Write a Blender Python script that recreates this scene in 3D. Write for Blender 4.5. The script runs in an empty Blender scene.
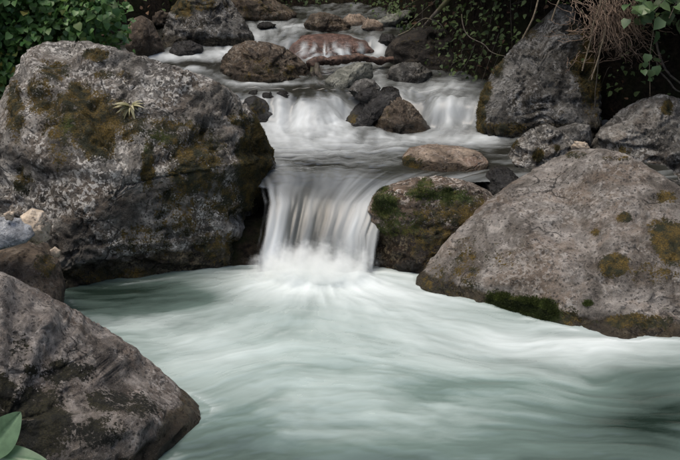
import bpy, math, random
import numpy as np
from mathutils import Vector, Matrix

S = bpy.context.scene
COL = S.collection
R = math.radians

# ------------------------------------------------------------------ camera
CAM_H, PITCH, FPX = 2.2, R(18.0), 934.0
cam = bpy.data.cameras.new('camera')
cam.sensor_width = 36.0
cam.lens = 36.0 * FPX / 680.0
cam.clip_end = 500
co = bpy.data.objects.new('camera', cam)
co.location = (0, 0, CAM_H)
co.rotation_euler = (R(90) - PITCH, 0, 0)
COL.objects.link(co)
S.camera = co

# ------------------------------------------------------------------ sky, sun, exposure
SUN_EL, SUN_AZ = R(74), R(-110)          # overcast: high, soft, from behind the camera's left shoulder
w = bpy.data.worlds.new('World')
S.world = w
w.use_nodes = True
wn = w.node_tree.nodes
sky = wn.new('ShaderNodeTexSky')
sky.sky_type = 'NISHITA'
sky.sun_disc = False
sky.sun_elevation = SUN_EL
sky.sun_rotation = SUN_AZ
sky.air_density = 1.0
sky.dust_density = 6.0
sky.ozone_density = 1.0
wn['Background'].inputs[1].default_value = 0.15
w.node_tree.links.new(sky.outputs[0], wn['Background'].inputs[0])
sl = bpy.data.lights.new('sun', 'SUN')
sl.energy = 1.35
sl.angle = R(45)
sl.color = (1.0, 0.95, 0.87)
so = bpy.data.objects.new('sun', sl)
dirv = Vector((math.sin(SUN_AZ) * math.cos(SUN_EL), math.cos(SUN_AZ) * math.cos(SUN_EL), math.sin(SUN_EL)))
so.rotation_euler = dirv.to_track_quat('Z', 'Y').to_euler()
so.location = (0, 0, 20)
COL.objects.link(so)
S.view_settings.view_transform = 'Standard'
S.view_settings.look = 'None'
S.view_settings.exposure = 0.5
S.view_settings.gamma = 1.0
S.render.engine = 'CYCLES'
S.cycles.max_bounces = 8
S.cycles.diffuse_bounces = 3
S.cycles.glossy_bounces = 2
S.cycles.transparent_max_bounces = 12

# ------------------------------------------------------------------ helpers
rng = np.random.default_rng(7)
CP, SP = math.cos(PITCH), math.sin(PITCH)


def ray(px, py):
    a = (px - 340.0) / FPX
    b = (230.0 - py) / FPX
    return np.array([a, CP + b * SP, -SP + b * CP])


def at(px, py, Y):
    d = ray(px, py)
    k = Y / d[1]
    return np.array([d[0] * k, Y, CAM_H + d[2] * k])


def proj(P):
    x, y, z = P[..., 0], P[..., 1], P[..., 2] - CAM_H
    dep = np.maximum(y * CP - z * SP, 0.05)
    up = y * SP + z * CP
    return 340 + FPX * x / dep, 230 - FPX * up / dep


def sstep(a, b, x):
    t = np.clip((x - a) / (b - a), 0, 1)
    return t * t * (3 - 2 * t)


def _hash(ix, iy, iz, seed):
    h = (ix.astype(np.int64) * 374761393 + iy.astype(np.int64) * 668265263 + iz.astype(np.int64) * 2147483647 + seed * 1274126177) & 0xffffffff
    h = ((h ^ (h >> 13)) * 1274126177) & 0xffffffff
    h = ((h ^ (h >> 16)) * 2246822519) & 0xffffffff
    return ((h ^ (h >> 15)) & 0xffffff) / float(0xffffff)


def noise3(p, seed=0):
    f = np.floor(p)
    i = f.astype(np.int64)
    t = p - f
    t = t * t * t * (t * (t * 6 - 15) + 10)
    r = 0
    for dx in (0, 1):
        wx = t[:, 0] if dx else 1 - t[:, 0]
        for dy in (0, 1):
            wy = t[:, 1] if dy else 1 - t[:, 1]
            for dz in (0, 1):
                wz = t[:, 2] if dz else 1 - t[:, 2]
                r = r + wx * wy * wz * _hash(i[:, 0] + dx, i[:, 1] + dy, i[:, 2] + dz, seed)
    return r * 2 - 1


def fbm(p, octs=4, seed=0, gain=0.5, lac=2.03, ridge=False):
    a, r, n = 1.0, 0, 0
    p = np.array(p, dtype=float)
    for k in range(octs):
        v = noise3(p, seed + k * 17)
        if ridge:
            v = 1 - 2 * np.abs(v)
        r = r + a * v
        n += a
        a *= gain
        p = p * lac + 11.3
    return r / n


def mesh_from(name, V, F, smooth=True):
    """V (n,3), F (m,k) with k = 3 or 4"""
    me = bpy.data.meshes.new(name)
    V = np.asarray(V, dtype=np.float32)
    F = np.asarray(F, dtype=np.int32)
    k = F.shape[1]
    me.vertices.add(len(V))
    me.vertices.foreach_set('co', V.ravel())
    me.loops.add(F.size)
    me.loops.foreach_set('vertex_index', F.ravel())
    me.polygons.add(len(F))
    me.polygons.foreach_set('loop_start', np.arange(0, F.size, k, dtype=np.int32))
    me.polygons.foreach_set('loop_total', np.full(len(F), k, dtype=np.int32))
    me.polygons.foreach_set('use_smooth', np.full(len(F), smooth, dtype=bool))
    me.update(calc_edges=True)
    return me


def attr(me, name, vals):
    a = me.attributes.new(name, 'FLOAT', 'POINT')
    a.data.foreach_set('value', np.asarray(vals, dtype=np.float32))


def link(name, me, mat=None, parent=None, loc=None):
    o = bpy.data.objects.new(name, me)
    COL.objects.link(o)
    if mat is not None and me is not None and len(me.materials) == 0:
        me.materials.append(mat)
    if parent is not None:
        o.parent = parent
    if loc is not None:
        o.location = loc
    return o


def tag(o, label=None, cat=None, group=None, kind=None):
    if label: o['label'] = label
    if cat: o['category'] = cat
    if group: o['group'] = group
    if kind: o['kind'] = kind
    return o


def vnormals(V, F):
    n = np.zeros_like(V)
    a, b, c = V[F[:, 0]], V[F[:, 1]], V[F[:, 2]]
    fn = np.cross(b - a, c - a)
    for k in range(3):
        for j in range(3):
            n[:, j] += np.bincount(F[:, k], weights=fn[:, j], minlength=len(V))
    return n / np.maximum(np.linalg.norm(n, axis=1, keepdims=True), 1e-12)


_ico = {}


def ico(sub):
    if sub not in _ico:
        import bmesh
        bm = bmesh.new()
        bmesh.ops.create_icosphere(bm, subdivisions=sub, radius=1.0)
        V = np.array([v.co[:] for v in bm.verts])
        F = np.array([[v.index for v in f.verts] for f in bm.faces])
        bm.free()
        _ico[sub] = (V / np.linalg.norm(V, axis=1, keepdims=True), F)
    return _ico[sub]


# ------------------------------------------------------------------ materials
class NT:
    def __init__(s, name):
        s.m = bpy.data.materials.new(name)
        s.m.use_nodes = True
        s.t = s.m.node_tree
        s.n = s.t.nodes
        s.b = s.n['Principled BSDF']
        s.out = s.n['Material Output']

    def new(s, typ, **kw):
        n = s.n.new(typ)
        for k, v in kw.items():
            setattr(n, k, v)
        return n

    def l(s, a, b):
        s.t.links.new(a, b)

    def val(s, sock, v):
        if isinstance(v, (int, float)):
            sock.default_value = v
        elif isinstance(v, (tuple, list)):
            sock.default_value = tuple(v) + ((1,) if len(v) == 3 and sock.type == 'RGBA' else ())
        else:
            s.l(v, sock)

    def noise(s, vec, scale, detail=6, rough=0.6, dist=0.0):
        n = s.new('ShaderNodeTexNoise')
        s.l(vec, n.inputs['Vector'])
        n.inputs['Scale'].default_value = scale
        n.inputs['Detail'].default_value = detail
        n.inputs['Roughness'].default_value = rough
        n.inputs['Distortion'].default_value = dist
        return n.outputs['Fac']

    def voro(s, vec, scale, feature='F1', rnd=1.0):
        n = s.new('ShaderNodeTexVoronoi', feature=feature)
        s.l(vec, n.inputs['Vector'])
        n.inputs['Scale'].default_value = scale
        n.inputs['Randomness'].default_value = rnd
        return n.outputs['Distance']

    def ramp(s, f, a, b, lo=0.0, hi=1.0):
        n = s.new('ShaderNodeMapRange')
        n.interpolation_type = 'SMOOTHSTEP'
        s.val(n.inputs[0], f)
        n.inputs[1].default_value = a
        n.inputs[2].default_value = b
        n.inputs[3].default_value = lo
        n.inputs[4].default_value = hi
        return n.outputs[0]

    def math(s, op, a, b=0.0, c=None):
        n = s.new('ShaderNodeMath', operation=op)
        s.val(n.inputs[0], a)
        s.val(n.inputs[1], b)
        if c is not None:
            s.val(n.inputs[2], c)
        return n.outputs[0]

    def mix(s, f, a, b, blend='MIX'):
        n = s.new('ShaderNodeMix', data_type='RGBA', blend_type=blend)
        s.val(n.inputs[0], f)
        s.val(n.inputs[6], a)
        s.val(n.inputs[7], b)
        return n.outputs[2]

    def attr(s, name):
        n = s.new('ShaderNodeAttribute', attribute_name=name)
        return n.outputs['Fac']

    def bump(s, h, dist, strength=1.0, prev=None):
        n = s.new('ShaderNodeBump')
        s.l(h, n.inputs['Height'])
        n.inputs['Distance'].default_value = dist
        n.inputs['Strength'].default_value = strength
        if prev is not None:
            s.l(prev, n.inputs['Normal'])
        return n.outputs[0]


def rock_mat(name, dark, light, lichen=(0.55, 0.54, 0.52), lich=0.5, tint=None, tint_amt=0.0, moss_a=(0.025, 0.028, 0.008),
             moss_b=(0.15, 0.098, 0.015), scale=1.0, pit=1.0, rough=0.8, bump=1.0, stain=0.75, mott=1.0):
    t = NT(name)
    tc = t.new('ShaderNodeTexCoord').outputs['Object']
    big = t.noise(tc, 2.3 * scale, 5, 0.6, 0.4)
    mid = t.noise(tc, 11 * scale, 8, 0.68, 0.3)
    fine = t.noise(tc, 70 * scale, 6, 0.75)
    grain = t.noise(tc, 230 * scale, 3, 0.6)
    c = t.mix(t.ramp(big, 0.34, 0.66), dark, light)
    c = t.mix(t.ramp(mid, 0.36, 0.60, 0.75 * mott, 0.0), c, tuple(v * 0.38 for v in dark))
    c = t.mix(t.ramp(mid, 0.52, 0.68, 0.0, 0.6), c, tuple(min(1, v * 1.25) for v in light))
    if tint:
        tn = t.noise(tc, 3.7 * scale, 6, 0.65, 0.8)
        c = t.mix(t.ramp(tn, 0.45, 0.65, 0.0, tint_amt), c, tint)
    # crusty pale lichen flecks
    ln = t.noise(tc, 30 * scale, 6, 0.62, 0.5)
    lm = t.noise(tc, 3.4 * scale, 6, 0.7, 0.6)
    lf = t.math('MULTIPLY', t.ramp(ln, 0.49, 0.55), t.ramp(lm, 0.43, 0.56))
    c = t.mix(t.math('MULTIPLY', lf, lich), c, lichen)
    # broad weathering stains and a few thin cracks
    mp = t.new('ShaderNodeMapping'); t.l(tc, mp.inputs[0]); mp.inputs['Scale'].default_value = (1.6, 1.6, 0.7); mp.inputs['Rotation'].default_value = (0.3, 0.5, 0.2)
    st = t.noise(mp.outputs[0], 2.2 * scale, 7, 0.66, 0.9)
    c = t.mix(t.ramp(st, 0.46, 0.62, 0.0, stain), c, (0.32, 0.29, 0.25), 'MULTIPLY')
    cw = t.new('ShaderNodeVectorMath', operation='SCALE'); cn = t.new('ShaderNodeTexNoise'); t.l(tc, cn.inputs['Vector']); cn.inputs['Scale'].default_value = 3.0; cn.inputs['Detail'].default_value = 6
    t.l(cn.outputs['Color'], cw.inputs[0]); cw.inputs['Scale'].default_value = 0.35
    ca = t.new('ShaderNodeVectorMath', operation='ADD'); t.l(tc, ca.inputs[0]); t.l(cw.outputs[0], ca.inputs[1])
    ce = t.voro(ca.outputs[0], 2.6 * scale, 'DISTANCE_TO_EDGE')
    crk = t.math('MULTIPLY', t.ramp(ce, 0.0, 0.022, 1.0, 0.0), t.ramp(t.noise(tc, 2.0, 3), 0.48, 0.60))
    c = t.mix(t.math('MULTIPLY', crk, 0.85), c, tuple(q * 0.15 for q in dark))
    # small round crusts, each its own tone
    vn = t.new('ShaderNodeTexVoronoi', feature='F1')
    wv = t.new('ShaderNodeVectorMath', operation='ADD')
    nv = t.new('ShaderNodeTexNoise'); t.l(tc, nv.inputs['Vector']); nv.inputs['Scale'].default_value = 30 * scale; nv.inputs['Detail'].default_value = 3
    sc = t.new('ShaderNodeVectorMath', operation='SCALE'); t.l(nv.outputs['Color'], sc.inputs[0]); sc.inputs['Scale'].default_value = 0.03
    t.l(tc, wv.inputs[0]); t.l(sc.outputs[0], wv.inputs[1])
    t.l(wv.outputs[0], vn.inputs['Vector']); vn.inputs['Scale'].default_value = 48 * scale
    sepc = t.new('ShaderNodeSeparateColor'); t.l(vn.outputs['Color'], sepc.inputs[0])
    cell = t.math('MULTIPLY', t.ramp(vn.outputs['Distance'], 0.42, 0.26), t.math('MULTIPLY', t.ramp(sepc.outputs[0], 0.55, 0.62), t.ramp(lm, 0.46, 0.60)))
    c = t.mix(t.math('MULTIPLY', cell, min(1.0, lich * 0.9)), c, tuple(q * 0.95 for q in lichen))
    celld = t.math('MULTIPLY', t.ramp(vn.outputs['Distance'], 0.45, 0.30), t.ramp(sepc.outputs[1], 0.70, 0.76))
    c = t.mix(t.math('MULTIPLY', celld, 0.7), c, tuple(q * 0.25 for q in dark))
    # dark pits and cavities
    v = t.voro(tc, 42 * scale)
    pits = t.ramp(v, 0.16, 0.36, pit, 0.0)
    pm = t.math('MULTIPLY', pits, t.ramp(t.noise(tc, 8 * scale, 4), 0.42, 0.62))
    c = t.mix(t.math('MULTIPLY', pm, 0.75), c, tuple(q * 0.2 for q in dark))
    c = t.mix(t.ramp(fine, 0.3, 0.5, 0.55, 0.0), c, tuple(q * 0.3 for q in dark))
    c = t.mix(t.ramp(grain, 0.55, 0.75, 0.0, 0.45), c, tuple(min(1, q * 1.5) for q in light))
    # wet algae band, then moss (attributes carried by the rock itself)
    wt = t.attr('wet')
    wf = t.ramp(t.math('ADD', wt, t.math('MULTIPLY_ADD', t.noise(tc, 9, 6, 0.65), 0.8, -0.4)), 0.35, 0.65)
    c = t.mix(wf, c, t.mix(1.0, c, (0.25, 0.22, 0.15), 'MULTIPLY'))
    ms = t.attr('moss')
    mn = t.math('ADD', t.math('MULTIPLY', t.noise(tc, 15, 8, 0.75), 0.95), t.math('MULTIPLY', t.noise(tc, 85, 4, 0.7), 0.6))
    mf = t.ramp(t.math('ADD', ms, t.math('MULTIPLY_ADD', mn, 2.2, -1.75)), 0.36, 0.50)
    mcol = t.mix(t.ramp(t.noise(tc, 9, 6, 0.7), 0.42, 0.60), moss_a, moss_b)
    mcol = t.mix(t.ramp(t.noise(tc, 120, 3, 0.6), 0.35, 0.65, 0.75, 0.0), mcol, tuple(q * 0.25 for q in moss_a))
    gr = t.attr('green')
    mcol = t.mix(t.math('MULTIPLY', gr, t.ramp(t.noise(tc, 60, 5, 0.6), 0.30, 0.55)), mcol, (0.055, 0.085, 0.012))
    c = t.mix(mf, c, mcol)
    t.l(c, t.b.inputs['Base Color'])
    rr = t.mix(t.math('MULTIPLY', wf, t.math('SUBTRACT', 1.0, mf)), (rough,) * 3, (0.25,) * 3)
    t.l(rr, t.b.inputs['Roughness'])
    t.b.inputs['Specular IOR Level'].default_value = 0.35
    h = t.math('ADD', t.math('MULTIPLY', mid, 1.0), t.math('MULTIPLY', fine, 0.35))
    h = t.math('SUBTRACT', h, t.math('MULTIPLY', pm, 0.28))
    h = t.math('ADD', h, t.math('MULTIPLY', lf, 0.10))
    h = t.math('SUBTRACT', h, t.math('MULTIPLY', celld, 0.22))
    h = t.math('SUBTRACT', h, t.math('MULTIPLY', crk, 0.5))
    n1 = t.bump(h, 0.055 * bump, 1.0)
    mb = t.math('MULTIPLY', mf, t.noise(tc, 150, 4, 0.7))
    h2 = t.math('ADD', t.math('MULTIPLY', grain, 0.5), mb)
    n2 = t.bump(h2, 0.010 * bump, 0.9, n1)
    t.l(n2, t.b.inputs['Normal'])
    return t.m


M = {}
M['grey'] = rock_mat('rock_grey_lichen', (0.085, 0.078, 0.066), (0.33, 0.317, 0.285), lichen=(0.62, 0.60, 0.55), lich=0.9, tint=(0.17, 0.13, 0.092), tint_amt=0.6)
M['grey_plain'] = rock_mat('rock_grey_plain', (0.085, 0.080, 0.068), (0.30, 0.292, 0.265), lichen=(0.55, 0.54, 0.50), lich=0.6, tint=(0.17, 0.13, 0.092), tint_amt=0.5)
M['pale'] = rock_mat('rock_pale_granite', (0.115, 0.102, 0.086), (0.37, 0.345, 0.310), lichen=(0.54, 0.52, 0.48), lich=0.4, tint=(0.18, 0.125, 0.08), tint_amt=0.55, pit=0.8, mott=0.55)
M['pale_dark_moss'] = rock_mat('rock_pale_dark_moss', (0.115, 0.100, 0.086), (0.36, 0.330, 0.295), lichen=(0.54, 0.51, 0.47), lich=0.5, tint=(0.17, 0.12, 0.085), tint_amt=0.5, pit=0.8, mott=0.75, moss_a=(0.010, 0.011, 0.006), moss_b=(0.034, 0.031, 0.012))
M['brown'] = rock_mat('rock_brown', (0.065, 0.048, 0.032), (0.18, 0.14, 0.098), lichen=(0.34, 0.31, 0.26), lich=0.4, tint=(0.11, 0.07, 0.035), tint_amt=0.6)
M['capped'] = rock_mat('rock_brown_pale_cap', (0.075, 0.058, 0.042), (0.21, 0.17, 0.135), lichen=(0.58, 0.53, 0.47), lich=1.0, tint=(0.16, 0.085, 0.035), tint_amt=0.6)
M['dark'] = rock_mat('rock_dark_wet', (0.018, 0.018, 0.017), (0.060, 0.058, 0.055), lichen=(0.22, 0.22, 0.21), lich=0.25, rough=0.45)
M['slate'] = rock_mat('rock_slate', (0.042, 0.041, 0.036), (0.20, 0.197, 0.182), lichen=(0.42, 0.42, 0.40), lich=0.6, tint=(0.10, 0.075, 0.035), tint_amt=0.35)
M['red'] = rock_mat('rock_red_wet', (0.070, 0.040, 0.030), (0.17, 0.100, 0.078), lichen=(0.3, 0.2, 0.17), lich=0.25, rough=0.3, pit=0.3, bump=0.5)
M['tan'] = rock_mat('rock_tan', (0.15, 0.112, 0.078), (0.33, 0.268, 0.205), lichen=(0.5, 0.45, 0.4), lich=0.3, tint=(0.2, 0.11, 0.07), tint_amt=0.5, pit=0.3, bump=0.6, stain=0.2)
M['cream'] = rock_mat('rock_cream', (0.42, 0.34, 0.25), (0.60, 0.51, 0.39), lichen=(0.6, 0.55, 0.47), lich=0.4, pit=0.3, bump=0.4, stain=0.2)
M['blue'] = rock_mat('rock_blue_grey', (0.22, 0.24, 0.255), (0.42, 0.44, 0.46), lichen=(0.5, 0.52, 0.53), lich=0.4, pit=0.4, bump=0.5, stain=0.2)
M['olive'] = rock_mat('rock_olive', (0.10, 0.105, 0.085), (0.22, 0.225, 0.19), lichen=(0.36, 0.36, 0.32), lich=0.3, pit=0.4, bump=0.5, stain=0.2)
M['earth'] = rock_mat('rock_earthy', (0.018, 0.014, 0.010), (0.050, 0.040, 0.028), lichen=(0.10, 0.09, 0.06), lich=0.2)

# ------------------------------------------------------------------ boulders
FOOT = []          # vertex clouds, used to part the water round the rocks
ROCKS = {}


def poly_radius(poly, c, ang):
    """distance from c to a closed polygon along each angle"""
    P = np.asarray(poly, float) - c
    Q = np.roll(P, -1, axis=0)
    out = np.zeros(len(ang))
    for i, a in enumerate(ang):
        d = np.array([math.cos(a), math.sin(a)])
        e = Q - P
        den = d[0] * e[:, 1] - d[1] * e[:, 0]
        den = np.where(np.abs(den) < 1e-9, 1e-9, den)
        tt = (P[:, 0] * e[:, 1] - P[:, 1] * e[:, 0]) / den
        uu = (P[:, 0] * d[1] - P[:, 1] * d[0]) / den
        ok = (uu >= -1e-6) & (uu <= 1 + 1e-6) & (tt > 0)
        out[i] = tt[ok].max() if ok.any() else 0.0
    return out


def boulder(key, label, outline, Y, front, back, mat, lean=0.0, q=0.75, sub=5, lump=0.10, crag=0.02, seed=1, cuts=(), twist=0.0,
            moss=(), green=(), mossgen=0.0, wet=None, wetgen=None, category='boulder', nf=4, fine=0.004, group=None):
    U, F = ico(sub)
    out = np.asarray(outline, float)
    cpx = np.array([(out[:, 0].min() + out[:, 0].max()) / 2, (out[:, 1].min() + out[:, 1].max()) / 2])
    C = at(cpx[0], cpx[1], Y)
    W = np.array([at(a, b, Y) for a, b in out])
    ang = np.linspace(-math.pi, math.pi, 361)
    Rw = poly_radius(W[:, [0, 2]], C[[0, 2]], ang)
    k = np.array([1, 2, 1.0]); k /= k.sum()
    Rw[:-1] = np.convolve(np.r_[Rw[-2], Rw[:-1], Rw[0]], k, 'valid'); Rw[-1] = Rw[0]
    th = np.arctan2(U[:, 2], U[:, 0])
    rho = np.hypot(U[:, 0], U[:, 2])
    Rv = np.interp(th, ang, Rw)
    # facets: flatten the unit shape against a few planes
    u = U.copy()
    rs = np.random.default_rng(seed)
    allc = list(cuts)
    for i in range(nf):
        n = rs.normal(size=3); n[1] = -abs(n[1]) if i < nf - 1 else n[1]; n /= np.linalg.norm(n)
        allc.append((n, rs.uniform(0.70, 0.86) if nf < 6 else rs.uniform(0.66, 0.82)))
    depth = np.sign(u[:, 1]) * np.abs(u[:, 1]) ** q
    shape = np.stack([rho * np.cos(th), depth, rho * np.sin(th)], 1)
    for n, d in allc:
        n = np.asarray(n, float); n = n / np.linalg.norm(n)
        over = np.maximum(shape @ n - d, 0)
        shape = shape - 0.85 * over[:, None] * n
    rr = np.hypot(shape[:, 0], shape[:, 2])
    off = np.stack([shape[:, 0] * Rv, np.where(shape[:, 1] < 0, front, back) * shape[:, 1], shape[:, 2] * Rv], 1)
    size = float(np.mean(Rw))
    # lumps
    ln = fbm(off / size * 1.6 + seed * 3.1, 3, seed)
    off = off * (1 + lump * ln)[:, None]
    off[:, 1] += lean * off[:, 2] + twist * off[:, 0]
    # crags and ledges
    P = off + C
    nrm = vnormals(P, F)
    r1 = fbm(off / size * 3.0 + seed, 5, seed + 5, 0.55, ridge=True)
    r2 = fbm(off * 9.0 + seed, 4, seed + 9, 0.6)
    pt = fbm(off * 11.0 + seed * 2.0, 3, seed + 13, 0.55)
    lg = fbm(off * np.array([1.5, 1.5, 7.0]) / max(size, 0.3) + seed, 3, seed + 15, 0.5)
    P = P + nrm * ((r1 * 0.6 - 0.1) * crag * 2.2 + r2 * crag - sstep(0.22, 0.5, pt) * crag * 1.1 + (sstep(-0.08, 0.08, lg) - 0.5) * crag * 0.9)[:, None]
    # fit the outline seen from the camera side by side scaling only
    tang = np.linspace(-math.pi, math.pi, 181)
    tr = poly_radius(out, cpx, tang)
    for it in range(6):
        px, py = proj(P)
        a = np.arctan2(py - cpx[1], px - cpx[0]); r = np.hypot(py - cpx[1], px - cpx[0])
        b = np.clip(((a + math.pi) / (2 * math.pi) * 180).astype(int), 0, 179)
        mx = np.zeros(180); np.maximum.at(mx, b, r)
        mx = np.where(mx < 1e-3, np.nan, mx)
        tm = 0.5 * (tr[:-1] + tr[1:])
        ratio = np.where(np.isnan(mx), 1.0, tm / mx)
        ratio = np.clip(ratio, 0.6, 1.6)
        rp = np.r_[ratio[-2:], ratio, ratio[:2]]
        ratio = np.convolve(rp, [0.1, 0.2, 0.4, 0.2, 0.1], 'valid')
        f = np.interp(a, -math.pi + (np.arange(180) + 0.5) / 180 * 2 * math.pi, ratio, period=2 * math.pi)
        P[:, 0] = C[0] + (P[:, 0] - C[0]) * f
        P[:, 2] = C[2] + (P[:, 2] - C[2]) * f
    nrm = vnormals(P, F)
    if fine:
        r3 = fbm((P - C) * 22.0 + seed, 3, seed + 21, 0.65)
        P = P + nrm * (r3 * fine)[:, None]
        nrm = vnormals(P, F)
    px, py = proj(P)
    mo = np.full(len(P), 0.0) + mossgen
    gn = np.zeros(len(P))
    fr = (nrm[:, 1] < 0.35)
    wob = fbm((P - C) * 5.0, 3, seed + 31) * 0.35
    for (mx_, my_, rx, ry, st) in moss:
        d = np.hypot((px - mx_) / rx, (py - my_) / ry) + wob
        mo = np.maximum(mo, st * sstep(1.15, 0.3, d) * fr)
    for (mx_, my_, rx, ry, st) in green:
        d = np.hypot((px - mx_) / rx, (py - my_) / ry) + wob
        gn = np.maximum(gn, st * sstep(1.1, 0.3, d) * fr)
        mo = np.maximum(mo, st * sstep(1.1, 0.3, d) * fr)
    we = np.zeros(len(P))
    if wetgen is not None:
        we += wetgen
    if wet is not None:        # wet splash line: height above the water
        z0, hgt = wet
        we = np.maximum(we, sstep(z0 + hgt, z0 + hgt * 0.2, P[:, 2] + wob * 0.12))
    cu = np.clip(mo, 0, 1) * np.clip(0.4 + fbm((P - C) * 16.0, 3, seed + 41), 0, 1.2)
    P = P + nrm * (cu * 0.014)[:, None]
    base = np.array([C[0], Y, P[:, 2].min()])
    me = mesh_from('boulder', P - base, F)
    attr(me, 'moss', mo); attr(me, 'green', gn); attr(me, 'wet', we)
    o = link('boulder' if category == 'boulder' else category.replace(' ', '_'), me, mat, None, base)
    tag(o, label, category, group)
    FOOT.append(P)
    ROCKS[key] = dict(P=P, F=F, N=nrm, moss=mo, green=gn, obj=o, base=base, px=px, py=py)
    return o


boulder('A', 'huge grey lichen-crusted boulder with brown moss patches left of the waterfall',
        [(22, 52), (40, 43), (75, 39), (105, 44), (140, 55), (175, 66), (208, 76), (232, 90), (252, 110), (266, 135), (277, 162),
         (278, 190), (272, 215), (262, 243), (247, 268), (222, 305), (150, 335), (80, 335), (20, 315), (-20, 270), (-35, 200), (-20, 140), (5, 90)],
        6.35, 0.85, 0.7, M['grey'], lean=0.12, q=0.6, sub=7, lump=0.10, crag=0.026, seed=11, nf=11, fine=0.013,
        cuts=[((-0.1, -0.75, 0.75), 0.72), ((0.55, -0.8, -0.25), 0.72)],
        moss=[(265, 150, 14, 40, .9), (240, 120, 16, 14, .6), (40, 95, 20, 30, .6), (15, 110, 14, 40, .7), (75, 90, 14, 10, .8), (110, 75, 30, 8, .5), (85, 118, 55, 42, 0.75), (100, 140, 30, 30, .8), (130, 125, 45, 30, 0.6), (165, 130, 50, 28, 0.55), (200, 165, 40, 50, 0.7), (255, 170, 26, 70, 1.05), (230, 200, 50, 40, .6), (180, 210, 40, 45, 0.5),
              (95, 55, 18, 8, 0.9), (55, 70, 26, 16, 0.65), (148, 160, 10, 40, 0.8), (25, 180, 16, 22, 0.6), (60, 150, 14, 40, 0.5), (145, 240, 50, 26, 0.45), (215, 245, 40, 28, 0.6), (120, 275, 70, 12, .55)],
        green=[(68, 125, 9, 14, 0.7), (160, 137, 12, 8, 0.6), (145, 148, 5, 6, .6)],
        wet=(0.0, 0.24))
boulder('B', 'near grey-brown boulder with a dark mossy lower face, sloping down into the pool',
        [(-60, 262), (0, 270), (40, 290), (85, 315), (130, 343), (165, 372), (190, 395), (206, 412), (209, 430), (203, 450),
         (180, 490), (120, 540), (0, 580), (-120, 560), (-200, 450), (-180, 330), (-120, 280)],
        3.70, 0.55, 0.6, M['pale_dark_moss'], lean=0.30, q=0.5, sub=7, lump=0.07, crag=0.014, seed=23, nf=9, fine=0.008,
        cuts=[((0.2, -0.9, 0.1), 0.8)],
        moss=[(40, 420, 60, 45, 0.9), (60, 372, 60, 20, 0.6), (120, 405, 60, 22, 0.65), (20, 350, 30, 20, 0.5), (95, 430, 45, 28, 0.6), (0, 400, 30, 50, .8)],
        wet=(0.0, 0.16))
boulder('C', 'broad pale grey boulder with ochre stains and a green mossy foot at the pool edge',
        [(415, 280), (430, 258), (450, 235), (480, 205), (515, 180), (550, 160), (575, 150), (600, 148), (625, 153), (650, 167), (680, 186),
         (720, 215), (770, 270), (780, 340), (740, 390), (650, 400), (560, 385), (480, 360), (435, 325), (418, 297)],
        5.5, 0.62, 0.7, M['pale'], lean=0.7, q=0.7, sub=7, lump=0.06, crag=0.016, seed=37, nf=8, fine=0.008, twist=-0.15,
        cuts=[((0.1, -0.8, 0.6), 0.62), ((-0.7, -0.6, -0.1), 0.72)],
        moss=[(670, 240, 30, 30, 1.15), (615, 265, 22, 16, 1.0), (622, 218, 12, 7, 0.85), (440, 285, 26, 30, .45), (500, 255, 40, 18, .35), (650, 275, 40, 20, .4), (596, 232, 8, 7, 0.75), (665, 198, 20, 10, 0.6), (560, 318, 40, 14, .6), (640, 322, 60, 10, 0.7), (465, 265, 22, 34, 0.5), (575, 155, 18, 5, 0.6), (618, 158, 18, 4, .6)],
        green=[(525, 308, 42, 14, 0.95), (500, 300, 22, 10, 0.8), (545, 312, 20, 12, 1.0), (588, 304, 8, 6, .7)],
        wet=(0.0, 0.11))
boulder('D', 'dark mossy rock with a pale lichened top right of the waterfall',
        [(367, 208), (375, 193), (392, 183), (415, 177), (440, 176), (465, 180), (485, 188), (498, 200), (497, 225), (485, 260), (462, 300),
         (420, 312), (382, 308), (368, 280), (365, 240)],
        6.06, 0.28, 0.45, M['capped'], lean=0.08, q=0.6, sub=6, lump=0.08, crag=0.012, seed=41, fine=0.009,
        cuts=[((0.3, -0.8, 0.4), 0.7)],
        moss=[(440, 230, 60, 50, 0.55), (470, 215, 40, 30, 0.7)], green=[(385, 205, 20, 26, 0.8), (425, 195, 30, 12, 0.7), (455, 195, 34, 14, 0.75), (395, 225, 30, 25, .55), (425, 185, 14, 10, .6)],
        wet=(0.0, 0.50))
boulder('E', 'flat tan river stone lying in the middle pool above the mossy rock',
        [(402, 156), (409, 148), (428, 144), (460, 146), (480, 152), (489, 162), (486, 172), (462, 184), (425, 184), (405, 173)],
        6.72, 0.22, 0.22, M['tan'], lean=0.35, q=0.7, sub=5, lump=0.05, crag=0.006, seed=5, fine=0.003,
        moss=[(412, 164, 14, 10, 0.7)], wet=(0.53, 0.05))
boulder('F3', 'brown wedge of rock under the small pale stones beside the huge boulder',
        [(-60, 262), (-30, 250), (0, 246), (30, 240), (48, 243), (59, 260), (66, 285), (62, 315), (0, 340), (-50, 330)],
        5.08, 0.25, 0.35, M['brown'], lean=0.4, q=0.6, sub=5, lump=0.08, crag=0.010, seed=51, moss=[(45, 265, 18, 20, 0.6)])
boulder('F1', 'smooth blue-grey stone leaning on the cream stone',
        [(-40, 232), (-20, 221), (0, 217), (20, 218), (33, 224), (36, 234), (26, 243), (0, 250), (-30, 252)],
        4.92, 0.12, 0.12, M['blue'], q=0.7, sub=5, lump=0.05, crag=0.004, seed=52, fine=0.002, category='stone')
boulder('F2', 'rounded cream stone wedged against the huge boulder',
        [(20, 216), (32, 208), (44, 211), (51, 225), (49, 240), (36, 245), (24, 238)],
        5.0, 0.09, 0.09, M['cream'], q=0.7, sub=5, lump=0.06, crag=0.004, seed=53, fine=0.002, category='stone')
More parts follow.
